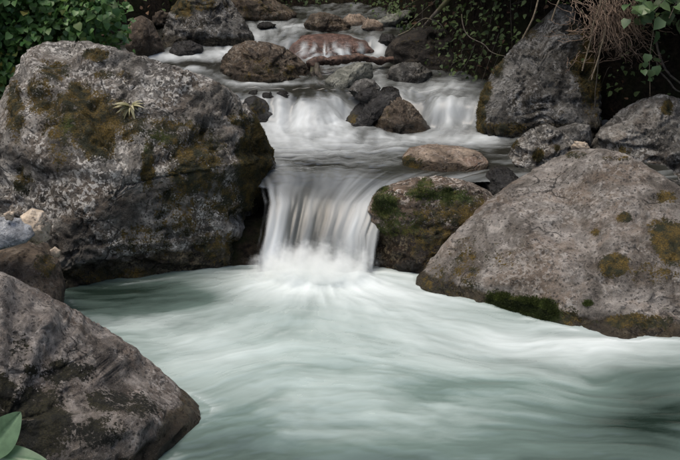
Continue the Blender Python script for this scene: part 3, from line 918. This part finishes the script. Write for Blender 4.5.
    Yd = Y - inf * (0.020 * t1 + 0.006 * t2)
    xlo = np.interp(dy, [0, 0.3, 0.45, 0.6, 0.78, 0.95], [-1.3, -0.85, -0.54, -0.51, -0.53, -0.56]); xhi = np.interp(dy, [0, 0.34, 0.36, 0.5, 0.65, 0.95], [2.0, 2.0, 0.8, 0.5, 0.33, 0.205])
    cover = sstep(0, 0.06, X - xlo + 0.05 * t2 * inf) * sstep(0, 0.06, xhi - X + 0.05 * t2 * inf)
    cover = np.where(dy > 0.30, cover, 1.0)
    cover = cover * (1 - 0.06 * inf * sstep(0.35, 0.1, foam))
    keep = (cover > 0.01) & (X > xl_(Y) - 0.5) & (X < xr_(Y) + 0.4)
    V = np.stack([X, Yd, Zd], -1).reshape(-1, 3)
    F = grid_faces(nx, ny, keep)
    V, F, A = compact(V, F, [foam, milk, cover])
    me = mesh_from('stream', V, F)
    for n, a in zip(('foam', 'milk', 'cover'), A):
        attr(me, n, a)
    o = link('stream', me, water_mat('stream_water', (0.014, 0.014, 0.011), (0.15, 0.165, 0.155), (0.60, 0.645, 0.655)))
    o['kind'] = 'structure'


build_pool()
build_stream()


def water_veil(rock, name, label, fxy, lo, hi, seed):
    """thin sheet of white water hugging the front of a rock"""
    q = ROCKS[rock]
    P, F, N = q['P'], q['F'], q['N']
    a, b, c, d = fxy
    sel = (q['px'] > a) & (q['px'] < b) & (q['py'] > c) & (q['py'] < d) & (N[:, 1] < 0.5)
    f = F[sel[F].all(1)]
    V = P + N * 0.012
    u = np.stack([P[:, 0] * 26, P[:, 2] * 2.5, P[:, 1] * 0.6], 1)
    n = fbm(u, 3, seed) * 0.5 + 0.5
    fade = sstep(a, a + 10, q['px']) * sstep(b, b - 10, q['px']) * sstep(c, c + (d - c) * 0.5, q['py'])
    cov = np.clip(sstep(lo, hi, n) * fade, 0, 1)
    V, f, A = compact(V, f, [np.full(len(P), 0.85), np.full(len(P), 0.6), cov])
    me = mesh_from(name, V, f)
    for nm, x in zip(('foam', 'milk', 'cover'), A):
        attr(me, nm, x)
    o = link(name, me, bpy.data.materials['stream_water'])
    o['kind'] = 'structure'


water_veil('H8', 'water_veil', '', (294, 368, 40, 64), 0.42, 0.70, 5)


# soft spray where the fall lands: a low cloud of droplets
def build_spray():
    U, F = ico(4)
    c = np.array([-0.18, 5.72, 0.03])
    V = U * np.array([0.56, 0.24, 0.30])
    me = mesh_from('spray', V, F)
    m = bpy.data.materials.new('spray_droplets'); m.use_nodes = True
    nt = m.node_tree; nt.nodes.remove(nt.nodes['Principled BSDF'])
    t = NT.__new__(NT); t.m = m; t.t = nt; t.n = nt.nodes; t.out = nt.nodes['Material Output']
    tc = t.new('ShaderNodeTexCoord').outputs['Object']
    sx = t.new('ShaderNodeSeparateXYZ'); t.l(tc, sx.inputs[0])
    mp = t.new('ShaderNodeMapping'); t.l(tc, mp.inputs[0]); mp.inputs['Scale'].default_value = (1 / 0.56, 1 / 0.24, 1 / 0.30)
    ln = t.new('ShaderNodeVectorMath', operation='LENGTH'); t.l(mp.outputs[0], ln.inputs[0])
    n = t.noise(tc, 10.0, 5, 0.65)
    f = t.math('SUBTRACT', t.math('ADD', t.math('SUBTRACT', 1.0, ln.outputs['Value']), t.math('MULTIPLY', n, 1.7)), 1.02)
    den = t.math('MULTIPLY', t.ramp(f, 0.0, 0.55), t.ramp(ln.outputs['Value'], 1.0, 0.75))
    den = t.math('MULTIPLY', den, 11.0)
    pv = t.new('ShaderNodeVolumePrincipled')
    pv.inputs['Color'].default_value = (0.97, 0.985, 0.97, 1)
    pv.inputs['Anisotropy'].default_value = 0.1
    t.l(den, pv.inputs['Density'])
    t.l(pv.outputs[0], t.out.inputs['Volume'])
    o = link('spray', me, m, None, c)
    tag(o, 'soft white spray hanging where the waterfall meets the pool', 'spray', kind='stuff')


build_spray()
S.cycles.volume_bounces = 6

# ------------------------------------------------------------------ plants, wood
def leaf_material(name, a, b, rough=0.45, trans=0.25, spot=None):
    t = NT(name)
    tc = t.new('ShaderNodeTexCoord').outputs['Object']
    var = t.attr('var')
    oi = t.new('ShaderNodeObjectInfo').outputs['Random']
    v = t.math('FRACT', t.math('ADD', var, oi))
    c = t.mix(v, a, b)
    if spot:
        c = t.mix(t.ramp(v, 0.93, 0.97), c, spot)
    n = t.noise(tc, 40, 3)
    c = t.mix(t.ramp(n, 0.3, 0.7, 0.45, 0.0), c, tuple(q * 0.5 for q in a))
    t.l(c, t.b.inputs['Base Color'])
    t.b.inputs['Roughness'].default_value = rough
    tl = t.new('ShaderNodeBsdfTranslucent')
    t.l(c, tl.inputs[0])
    mx = t.new('ShaderNodeMixShader')
    mx.inputs[0].default_value = trans
    t.l(t.b.outputs[0], mx.inputs[1])
    t.l(tl.outputs[0], mx.inputs[2])
    t.l(mx.outputs[0], t.out.inputs[0])
    return t.m


def bark_mat(name, a, b, moss=None):
    t = NT(name)
    tc = t.new('ShaderNodeTexCoord').outputs['Object']
    n = t.noise(tc, 30, 6, 0.7)
    c = t.mix(t.ramp(n, 0.35, 0.65), a, b)
    if moss:
        c = t.mix(t.ramp(t.noise(tc, 6, 4), 0.5, 0.65), c, moss)
    t.l(c, t.b.inputs['Base Color'])
    t.b.inputs['Roughness'].default_value = 0.85
    t.l(t.bump(n, 0.01), t.b.inputs['Normal'])
    return t.m


M['leaf_ivy'] = leaf_material('leaf_ivy', (0.040, 0.12, 0.028), (0.16, 0.29, 0.085), trans=0.35, spot=(0.22, 0.20, 0.05))
M['leaf_dark'] = leaf_material('leaf_dark', (0.022, 0.045, 0.010), (0.085, 0.13, 0.032), rough=0.75)
M['leaf_vine'] = leaf_material('leaf_vine', (0.07, 0.13, 0.05), (0.17, 0.25, 0.11))
M['leaf_sage'] = leaf_material('leaf_sage', (0.10, 0.18, 0.09), (0.13, 0.22, 0.115), rough=0.4)
M['leaf_rosette'] = leaf_material('leaf_rosette', (0.20, 0.19, 0.08), (0.46, 0.43, 0.25))
M['leaf_dead'] = leaf_material('leaf_dead', (0.05, 0.025, 0.012), (0.16, 0.09, 0.045), rough=0.8)
M['moss'] = leaf_material('moss_blade', (0.022, 0.034, 0.006), (0.070, 0.095, 0.015), rough=0.95)
M['moss_brown'] = leaf_material('moss_brown_blade', (0.030, 0.026, 0.008), (0.095, 0.075, 0.02), rough=0.95)
M['bark'] = bark_mat('bark_red_brown', (0.022, 0.013, 0.009), (0.10, 0.058, 0.040))
M['twig'] = bark_mat('twig_pale', (0.09, 0.07, 0.045), (0.22, 0.18, 0.12))
M['twig_dark'] = bark_mat('twig_dark', (0.03, 0.024, 0.018), (0.10, 0.085, 0.065), moss=(0.06, 0.06, 0.02))
M['root'] = bark_mat('root_straw', (0.09, 0.060, 0.040), (0.29, 0.21, 0.15))


def leaf_template(W=0.5, fold=0.16, droop=0.22, heart=0.0):
    st = np.array([0.0, 0.12, 0.35, 0.65, 1.0])
    wd = np.array([0.0, 0.36, 0.5, 0.33, 0.0]) * (W / 0.5)
    V, F = [], []
    for s in st:
        V.append((0, s, -droop * s * s))
    for sg in (-1, 1):
        for s, q in list(zip(st, wd))[1:4]:
            V.append((sg * q, s - (heart if s < 0.2 else 0.0), fold * q * 2 - droop * s * s))
    for b, sg in ((5, 1), (8, -1)):
        t = [(0, b, 1), (1, b, b + 1), (1, b + 1, 2), (2, b + 1, b + 2), (2, b + 2, 3), (3, b + 2, 4)]
        F += [x if sg < 0 else x[::-1] for x in t]
    return np.array(V, float), np.array(F)


LT_IVY = leaf_template(0.52, 0.14, 0.25, 0.12)
LT_OVAL = leaf_template(0.34, 0.14, 0.20)
LT_STRAP = leaf_template(0.11, 0.3, 0.7)
LT_BLADE = (np.array([(-0.12, 0, 0), (0.12, 0, 0), (0, 1, 0.0)], float), np.array([(0, 1, 2)]))


def frames(d, n):
    d = d / np.linalg.norm(d, axis=1, keepdims=True)
    x = np.cross(d, n)
    x /= np.maximum(np.linalg.norm(x, axis=1, keepdims=True), 1e-9)
    z = np.cross(x, d)
    return x, d, z


def leaves_mesh(name, tpl, pos, d, n, size, seed=0, smooth=True):
    V0, F0 = tpl
    x, y, z = frames(d, n)
    m, k = len(pos), len(V0)
    V = pos[:, None, :] + size[:, None, None] * (V0[None, :, 0:1] * x[:, None] + V0[None, :, 1:2] * y[:, None] + V0[None, :, 2:3] * z[:, None])
    F = F0[None] + (np.arange(m) * k)[:, None, None]
    me = mesh_from(name, V.reshape(-1, 3), F.reshape(-1, F0.shape[1]), smooth)
    attr(me, 'var', np.repeat(np.random.default_rng(seed).random(m), k))
    return me


def leaf_objects(name, tpl, pos, d, n, size, mat, parent, seed=0):
    me = mesh_from(name, *tpl)
    me.materials.append(mat)
    attr(me, 'var', np.zeros(len(tpl[0])))
    x, y, z = frames(d, n)
    inv = parent.location.copy()
    for i in range(len(pos)):
        o = bpy.data.objects.new(name, me)
        Mx = Matrix(((x[i][0], y[i][0], z[i][0]), (x[i][1], y[i][1], z[i][1]), (x[i][2], y[i][2], z[i][2])))
        o.parent = parent
        o.matrix_basis = Matrix.Translation(Vector(pos[i]) - inv) @ Mx.to_4x4() @ Matrix.Scale(float(size[i]), 4)
        COL.objects.link(o)


def tube_data(pts, rad, seg=6, off=0):
    pts = np.asarray(pts, float)
    n = len(pts)
    rad = np.broadcast_to(np.asarray(rad, float), (n,)) if np.ndim(rad) else np.full(n, rad)
    t = np.gradient(pts, axis=0)
    t /= np.maximum(np.linalg.norm(t, axis=1, keepdims=True), 1e-9)
    ref = np.array([0.31, 0.17, 0.93])
    a = np.cross(t, ref); a /= np.maximum(np.linalg.norm(a, axis=1, keepdims=True), 1e-9)
    b = np.cross(t, a)
    th = np.arange(seg) / seg * 2 * math.pi
    V = pts[:, None] + rad[:, None, None] * (np.cos(th)[None, :, None] * a[:, None] + np.sin(th)[None, :, None] * b[:, None])
    i = np.arange(n * seg).reshape(n, seg)
    j = np.roll(i, -1, axis=1)
    F = np.stack([i[:-1], j[:-1], j[1:], i[1:]], -1).reshape(-1, 4)
    return V.reshape(-1, 3), F + off


def smooth_path(pts, n=24):
    pts = np.asarray(pts, float)
    u = np.linspace(0, len(pts) - 1, n)
    P = np.stack([np.interp(u, np.arange(len(pts)), pts[:, k]) for k in range(3)], 1)
    for _ in range(3):
        P[1:-1] = 0.25 * P[:-2] + 0.5 * P[1:-1] + 0.25 * P[2:]
    return P


def tubes(name, paths, mat, parent=None, seg=5):
    VV, FF, o = [], [], 0
    for pts, r in paths:
        V, F = tube_data(pts, r, seg, o)
        VV.append(V); FF.append(F); o += len(V)
    return link(name, mesh_from(name, np.concatenate(VV), np.concatenate(FF)), mat, parent)


def empty(name, loc):
    o = bpy.data.objects.new(name, None)
    o.location = loc
    o.empty_display_size = 0.1
    COL.objects.link(o)
    return o


def inpoly(poly, x, y):
    p = np.asarray(poly, float)
    r = np.zeros(len(x), bool)
    for (x1, y1), (x2, y2) in zip(p, np.roll(p, -1, axis=0)):
        c = ((y1 > y) != (y2 > y)) & (x < (x2 - x1) * (y - y1) / ((y2 - y1) + 1e-12) + x1)
        r ^= c
    return r


def foliage_cloud(seed, poly, Y0, Y1, n_clump, per, spread, smin, smax, bulge=0.0):
    g = np.random.default_rng(seed)
    p = np.asarray(poly, float)
    cx, cy = [], []
    while len(cx) < n_clump:
        x = g.uniform(p[:, 0].min(), p[:, 0].max(), 50); y = g.uniform(p[:, 1].min(), p[:, 1].max(), 50)
        k = inpoly(poly, x, y)
        cx += list(x[k]); cy += list(y[k])
    cx, cy = np.array(cx[:n_clump]), np.array(cy[:n_clump])
    Yc = g.uniform(Y0, Y1, n_clump)
    C = np.array([at(a, b, q) for a, b, q in zip(cx, cy, Yc)])
    pos = np.repeat(C, per, 0) + g.normal(size=(n_clump * per, 3)) * spread
    m = len(pos)
    out = pos - np.repeat(C, per, 0)
    d = out / spread * 0.4 + np.array([0, -0.5, -0.35]) + g.normal(size=(m, 3)) * 0.55
    nn = np.array([0, -0.55, 0.8]) + g.normal(size=(m, 3)) * 0.45
    size = g.uniform(smin, smax, m)
    return pos, d, nn, size, C


# leafy shrub behind the huge boulder
poly = [(-40, -35), (100, -35), (112, 0), (122, 28), (118, 40), (95, 42), (75, 36), (40, 40), (22, 50), (6, 85), (0, 112), (-30, 140), (-60, 60)]
pos, d, n, size, C = foliage_cloud(3, poly, 7.12, 7.9, 160, 60, 0.08, 0.024, 0.072)
base = at(40, 110, 7.8); base[2] = float(ground_z(np.array(base[0]), np.array(base[1])))
sh = empty('leafy_shrub', base)
tag(sh, 'dense green leafy shrub growing behind the huge lichen-crusted boulder', 'shrub')
px, py = proj(pos)
vis = np.argsort(pos[:, 1] + np.where((px > 0) & (px < 130) & (py > 0) & (py < 110), 0, 50))
big, rest = vis[:280], vis[280:]
leaf_objects('leaf', LT_IVY, pos[big], d[big], n[big], size[big], M['leaf_ivy'], sh)
lo = link('foliage', leaves_mesh('foliage', LT_IVY, pos[rest] - base, d[rest], n[rest], size[rest], 3), M['leaf_ivy'], sh)
lo['kind'] = 'stuff'
tubes('stem', [(smooth_path([(0, 0, 0), (c - base) * 0.5 + rng.normal(size=3) * 0.06, c - base], 8), np.linspace(0.014, 0.004, 8)) for c in C[::3]], M['twig_dark'], sh)

# vine of pale round leaves at the top of the right bank, and a hanging sprig
pos, d, n, size, C = foliage_cloud(5, [(630, -10), (690, -15), (690, 32), (665, 34), (650, 26), (634, 14)], 6.9, 7.15, 12, 5, 0.06, 0.075, 0.11)
vb = at(690, -20, 7.3)
vn = empty('vine', vb)
tag(vn, 'vine with broad pale green leaves spilling over the top of the right bank', 'vine')
leaf_objects('leaf', LT_IVY, pos, d, n, size, M['leaf_vine'], vn)
tubes('stem', [(smooth_path([(0, 0, 0), (c - vb) * 0.5 + np.array([0, 0, 0.05]), c - vb], 8), 0.004) for c in C], M['twig_dark'], vn)
sp = at(655, 20, 7.0)
sg_ = empty('sprig', sp)
tag(sg_, 'hanging sprig of small round leaves above the rough layered rock', 'sprig')
g = np.random.default_rng(9)
pts = [at(a, b, 6.98) for a, b in [(648, 54), (645, 62), (656, 66), (650, 76), (658, 58), (643, 70), (652, 70)]]
leaf_objects('leaf', LT_IVY, np.array(pts), g.normal(size=(7, 3)) * 0.3 + [0, -0.3, -0.7], g.normal(size=(7, 3)) * 0.3 + [0, -0.9, 0.4], g.uniform(0.05, 0.075, 7), M['leaf_vine'], sg_)
tubes('stem', [(smooth_path([np.zeros(3), at(652, 40, 7.02) - sp, at(649, 58, 7.0) - sp, at(650, 78, 7.0) - sp, at(650, 96, 7.02) - sp], 14), 0.003)], M['twig'], sg_)

# dark undergrowth on the right bank
g = np.random.default_rng(15)
Yq = g.uniform(7.6, 13.5, 24000)
xq = xr_(Yq) + g.uniform(-0.05, 1.7, 24000)
zq = ground_z(xq, Yq)
pp = np.stack([xq, Yq, zq], 1)
cl = fbm(pp * 3.0, 3, 44)
k = cl > -0.15
pp = overhang(pp[k])
m = len(pp)
pp = pp + np.array([-0.10, -0.12, 0.04]) + g.normal(size=(m, 3)) * np.array([0.10, 0.12, 0.08])
ub = np.array([1.8, 9.5, 1.5])
o = link('undergrowth', leaves_mesh('undergrowth', LT_OVAL, pp - ub, np.array([-0.5, -0.6, -0.3]) + g.normal(size=(m, 3)) * 0.6, np.array([-0.2, -0.4, 0.8]) + g.normal(size=(m, 3)) * 0.4, g.uniform(0.02, 0.065, m), 8), M['leaf_dark'], None, ub)
tag(o, 'dark green undergrowth clinging to the shaded right bank', 'undergrowth', kind='stuff')
# far and left bank undergrowth
Yq = g.uniform(8.3, 14.0, 9000)
xq = np.where(g.random(9000) < 0.5, xl_(Yq) - g.uniform(0.0, 1.8, 9000), g.uniform(-3.2, 1.0, 9000))
Yq = np.where(xq > xl_(Yq), g.uniform(12.5, 14.2, 9000), Yq)
pp = np.stack([xq, Yq, ground_z(xq, Yq)], 1)
pp = pp[fbm(pp * 1.5, 3, 45) > 0.0]
m = len(pp)
pp = pp + np.array([0.05, -0.12, 0.05]) + g.normal(size=(m, 3)) * 0.10
ub = np.array([-2.5, 11.5, 1.8])
o = link('undergrowth', leaves_mesh('undergrowth', LT_OVAL, pp - ub, np.array([0.2, -0.6, -0.3]) + g.normal(size=(m, 3)) * 0.6, np.array([0.1, -0.4, 0.8]) + g.normal(size=(m, 3)) * 0.4, g.uniform(0.03, 0.075, m), 9), M['leaf_dark'], None, ub)
tag(o, 'dark undergrowth on the far bank at the head of the stream', 'undergrowth', kind='stuff')
# leaf litter
Yq = g.uniform(7.6, 13.5, 2600)
xq = np.where(g.random(2600) < 0.65, xr_(Yq) + g.uniform(0, 1.6, 2600), xl_(Yq) - g.uniform(0, 1.5, 2600))
pp = np.stack([xq, Yq, ground_z(xq, Yq)], 1) + np.array([0, -0.03, 0.06]) + g.normal(size=(2600, 3)) * 0.06
ub = np.array([0.0, 12.6, 1.3])
o = link('leaf_litter', leaves_mesh('leaf_litter', LT_OVAL, pp - ub, g.normal(size=(2600, 3)), np.array([0, -0.3, 0.8]) + g.normal(size=(2600, 3)) * 0.4, g.uniform(0.03, 0.07, 2600), 10), M['leaf_dead'], None, ub)
tag(o, 'brown dead leaves strewn over both banks', 'leaf litter', kind='stuff')


def stick(name, label, cat, pix, r, mat, n=22, wob=0.0, group=None):
    P = np.array([at(*q) for q in pix])
    P = smooth_path(P, n)
    if wob:
        P = P + fbm(P * 6, 3, 12)[:, None] * wob * np.array([1, 0.3, 1])
    b = P[0].copy()
    V, F = tube_data(P - b, np.linspace(r[0], r[1], n), 8)
    k = len(V)
    V = V + (fbm((V + b) * 40, 2, 8) * 0.12 * r[0])[:, None]
    o = link(name, mesh_from(name, V, F), mat, None, b)
    tag(o, label, cat, group)
    return o


def build_log():
    P = smooth_path([at(309, 66, 9.0), at(316, 61, 9.08), at(335, 60, 9.15), at(356, 58, 9.25), at(376, 60, 9.35), at(392, 60, 9.5)], 60)
    b = P[0].copy()
    n = 60
    rad = np.interp(np.linspace(0, 1, n), [0, 0.05, 0.2, 0.6, 1], [0.040, 0.060, 0.050, 0.038, 0.026])
    V, F = tube_data(P - b, rad, 16)
    V = V + (fbm((V + b) * np.array([9, 16, 16]), 4, 8, 0.65) * 0.04)[:, None] * np.array([0.2, 0.7, 1.0])
    V = np.concatenate([V, [(P[2] - b)]]); F3 = np.array([(k, (k + 1) % 16, len(V) - 1, len(V) - 1) for k in range(16)])
    me = bpy.data.meshes.new('log')
    me.from_pydata([tuple(v) for v in V], [], [tuple(int(i) for i in f) for f in F] + [(int(f[1]), int(f[0]), int(f[2])) for f in F3])
    me.polygons.foreach_set('use_smooth', np.ones(len(me.polygons), bool))
    o = link('log', me, M['bark'], None, b)
    tag(o, 'fallen red-brown log lying across the stream above the olive slab', 'log')
    for pts, r in (([(316, 64, 9.02), (318, 74, 8.95), (324, 84, 8.92), (326, 92, 8.92)], 0.036), ([(313, 66, 9.0), (312, 76, 8.95), (316, 90, 8.95)], 0.026)):
        Q = smooth_path(np.array([at(*q) for q in pts]), 16)
        V, F = tube_data(Q - b, np.linspace(r, r * 0.6, 16), 10)
        V = V + (fbm((V + b) * 16, 3, 9) * 0.014)[:, None]
        link('root_stub', mesh_from('root_stub', V, F), M['twig_dark'], o)


build_log()
stick('stick', 'straight pale stick dangling from the bank nearest the ochre moss', 'stick', [(604, -8, 7.3), (594, 25, 7.28), (583, 70, 7.25)], (0.008, 0.006), M['twig'], 14, 0.02)
stick('stick', 'pale stick dangling through the pinkish root tangle', 'stick', [(606, -5, 7.25), (606, 30, 7.22), (598, 60, 7.2), (591, 80, 7.2)], (0.009, 0.005), M['twig'], 14, 0.02)
stick('stem', 'long thin brown stem hanging beside the tall slate boulder', 'stem', [(600, 40, 7.3), (596, 75, 7.3), (594, 108, 7.3)], (0.005, 0.003), M['twig_dark'], 14, 0.02)
stick('branch', 'bare curved branch arching over the dark bank left of the tall slate boulder', 'branch', [(462, 14, 8.3), (463, 28, 8.25), (470, 38, 8.2), (484, 44, 8.1), (493, 54, 8.0), (506, 56, 7.9)], (0.0055, 0.003), M['twig_dark'], 24, 0.01)
stick('branch', 'mossy leaning branch at the top of the dark bank above the earth mound', 'branch', [(455, -8, 8.9), (444, 4, 8.95), (432, 17, 9.0), (424, 26, 9.1)], (0.026, 0.012), M['twig_dark'], 20, 0.02)
stick('branch', 'thin forked branch crossing the earth mound', 'branch', [(398, 36, 9.2), (408, 32, 9.15), (418, 22, 9.1), (426, 18, 9.0), (440, 24, 9.0), (446, 34, 9.0)], (0.009, 0.004), M['twig_dark'], 24, 0.02)
stick('stem', 'slender stem rising from the tall slate boulder beside its crown', 'stem', [(523, 38, 7.7), (530, 24, 7.65), (536, 8, 7.65), (540, -12, 7.7)], (0.009, 0.006), M['twig'], 14, 0.02)
stick('stem', 'pair-stem leaning over the crown of the tall slate boulder', 'stem', [(552, 20, 7.6), (556, 6, 7.6), (564, -12, 7.65)], (0.008, 0.006), M['twig'], 14, 0.02)
stick('root', 'brown root curving down the bank behind the rough layered rock', 'root', [(652, 30, 7.4), (660, 52, 7.35), (668, 74, 7.3), (684, 88, 7.3)], (0.010, 0.008), M['twig_dark'], 18, 0.02)
stick('root', 'lower brown root running under the curved root behind the rough layered rock', 'root', [(655, 55, 7.4), (664, 75, 7.35), (676, 92, 7.3), (690, 96, 7.3)], (0.008, 0.006), M['twig_dark'], 18, 0.02)

# tangled pinkish roots hanging from the bank, one mass
g = np.random.default_rng(31)
paths = []
tb = at(612, -5, 7.45)
for i in range(210):
    a = np.clip(g.normal(612, 15), 572, 655); b = g.uniform(-12, 22); Yv = g.uniform(7.2, 7.5)
    L = g.uniform(16, 48) * (1.0 if abs(a - 612) < 22 else 0.7)
    sw = g.normal(8, 12)
    pts = [at(a, b, Yv), at(a + sw * 0.25, b + L * 0.4, Yv - 0.08), at(a + sw * 0.7, b + L * 0.8, Yv - 0.12), at(a + sw * 1.2, b + L, Yv - 0.1)]
    P = smooth_path(pts, 12)
    P[1:-1] += g.normal(size=(10, 3)) * 0.008
    paths.append((P - tb, np.linspace(0.0035, 0.0015, 12)))
for i in range(70):
    a = g.uniform(565, 660); b = g.uniform(0, 60); Yv = g.uniform(7.25, 7.5)
    e = g.normal(size=2) * 22
    P = smooth_path([at(a, b, Yv), at(a + e[0] * 0.5, b + e[1] * 0.3 + 4, Yv - 0.05), at(a + e[0], b + e[1] * 0.6, Yv)], 10)
    P[1:-1] += g.normal(size=(8, 3)) * 0.006
    paths.append((P - tb, np.linspace(0.003, 0.0015, 10)))
o = tubes('root_tangle', paths, M['root'], None, 4)
o.location = tb
tag(o, 'tangle of pinkish brown fibrous roots hanging from the right bank', 'roots', kind='stuff')
# fine dry stems all over the shaded bank
paths = []
tb = np.array([1.5, 9.0, 2.5])
for i in range(260):
    Yv = g.uniform(7.8, 12.0); x = xr_(np.array(Yv)) + g.uniform(0, 1.0)
    z = float(ground_z(np.array(x), np.array(Yv)))
    p0 = np.array([x, Yv, z + 0.05]); L = g.uniform(0.15, 0.5)
    P = smooth_path([p0, p0 + np.array([-0.1, -0.12, 0.02]) + g.normal(size=3) * 0.06, p0 + np.array([-0.16, -0.18, -L]) + g.normal(size=3) * 0.12], 10)
    paths.append((P - tb, np.linspace(0.004, 0.0015, 10)))
o = tubes('dry_stems', paths, M['twig_dark'], None, 4)
o.location = tb
tag(o, 'thin dry stems and rootlets trailing down the dark right bank', 'dry stems', kind='stuff')

# rosette plant on the huge boulder
A = ROCKS['A']
i0 = int(np.argmin((A['px'] - 131) ** 2 + (A['py'] - 106) ** 2 + np.where(A['N'][:, 1] < 0, 0, 1e5)))
rp, rn = A['P'][i0], A['N'][i0]
ro = empty('rosette_plant', rp)
tag(ro, 'small rosette plant with pale strap leaves rooted on the huge boulder', 'plant')
g = np.random.default_rng(21)
m = 30
th = np.linspace(0, 2 * math.pi, m, endpoint=False) + g.normal(size=m) * 0.15
d = np.stack([np.cos(th) * 1.1, np.full(m, -0.45), np.sin(th) * 0.6 + 0.25], 1)
d = d + g.normal(size=(m, 3)) * 0.28 + np.array([0, 0, -0.15])
leaf_objects('leaf', LT_STRAP, np.repeat(rp[None], m, 0) + d * 0.01, d, np.stack([np.cos(th) * -0.3, np.full(m, -0.6), np.full(m, 0.9)], 1), g.uniform(0.045, 0.10, m), M['leaf_rosette'], ro)

# broad-leaved plant in the near left corner


def broad_leaf(name, tip, root, Yt, Yr, width, mat, parent, up):
    T, Rr = at(*tip, Yt), at(*root, Yr)
    L = T - Rr
    ln = np.linalg.norm(L)
    y = L / ln
    x = np.cross(y, up); x /= np.linalg.norm(x)
    z = np.cross(x, y)
    ns, nw = 22, 12
    V = []
    for s in np.linspace(0, 1, ns):
        ww = width * (math.sin(math.pi * min(1, s * 0.94 + 0.05)) ** 0.75) * (1 - 0.25 * s)
        if s == 1: ww = 0
        for k in np.linspace(-1, 1, nw + 1):
            vein = 0.03 * width * math.cos(s * 60 - abs(k) * 9) * (1 - abs(k))
            V.append(Rr + y * (s * ln) + x * (k * ww) + z * (0.26 * ww * abs(k) ** 0.8 - 0.10 * ln * s * s + vein * 0.5 - (0.03 * width if abs(k) < 0.05 else 0)))
    i = np.arange(ns * (nw + 1)).reshape(ns, nw + 1)
    F = np.stack([i[:-1, :-1], i[:-1, 1:], i[1:, 1:], i[1:, :-1]], -1).reshape(-1, 4)
    me = mesh_from(name, np.array(V) - np.array(parent.location), F)
    attr(me, 'var', np.zeros(len(V)))
    return link(name, me, mat, parent), Rr


pb = at(-60, 470, 2.62); pb[2] = float(ground_z(np.array(pb[0]), np.array(pb[1])))
bp = empty('broad_leaved_plant', pb)
tag(bp, 'plant with two broad sage green leaves in front of the near boulder', 'plant')
_, r1 = broad_leaf('leaf', (19, 413), (-16, 458), 2.62, 2.58, 0.062, M['leaf_sage'], bp, np.array([0.25, -0.8, 0.55]))
_, r2 = broad_leaf('leaf', (46, 459), (-26, 456), 2.56, 2.6, 0.048, M['leaf_sage'], bp, np.array([0, -0.55, 0.85]))
tubes('stem', [(smooth_path([np.zeros(3), (r - pb) * 0.6 + np.array([-0.04, 0, 0.03]), r - pb], 14), np.linspace(0.006, 0.003, 14)) for r in (r1, r2)], M['twig_dark'], bp)

# moss cushions growing on the rocks


def moss_on(key, attrname, n, mat, lo, hi, thr=0.4, seed=0):
    q = ROCKS[key]
    P, N, F = q['P'], q['N'], q['F']
    g = np.random.default_rng(seed)
    wv = q[attrname][F].mean(1)
    pat = fbm((P[F[:, 0]] - q['base']) * 20, 3, 55)
    fn = N[F].mean(1)
    area = np.linalg.norm(np.cross(P[F[:, 1]] - P[F[:, 0]], P[F[:, 2]] - P[F[:, 0]]), axis=1)
    prob = area * np.clip(wv + 0.45 * pat - thr, 0, 1) * (fn[:, 1] < 0.4)
    if prob.sum() <= 0:
        return
    f = g.choice(len(F), n, p=prob / prob.sum())
    w3 = g.dirichlet((1, 1, 1), n)
    pos = (P[F[f]] * w3[:, :, None]).sum(1)
    nn = fn[f]
    d = nn + g.normal(size=(n, 3)) * 0.5 + np.array([0, 0, 0.25])
    o = link('moss', leaves_mesh('moss', LT_BLADE, pos - nn * 0.002 - q['base'], d, g.normal(size=(n, 3)), g.uniform(lo, hi, n), seed, False), mat, q['obj'])
    o['kind'] = 'stuff'


moss_on('C', 'green', 16000, M['moss'], 0.008, 0.022, 0.3, 1)
moss_on('D', 'green', 7000, M['moss'], 0.008, 0.018, 0.45, 2)
moss_on('A', 'moss', 22000, M['moss_brown'], 0.006, 0.016, 0.6, 3)
moss_on('G4', 'moss', 5000, M['moss_brown'], 0.010, 0.025, 0.5, 4)
moss_on('G1', 'moss', 1500, M['moss_brown'], 0.008, 0.018, 0.5, 5)
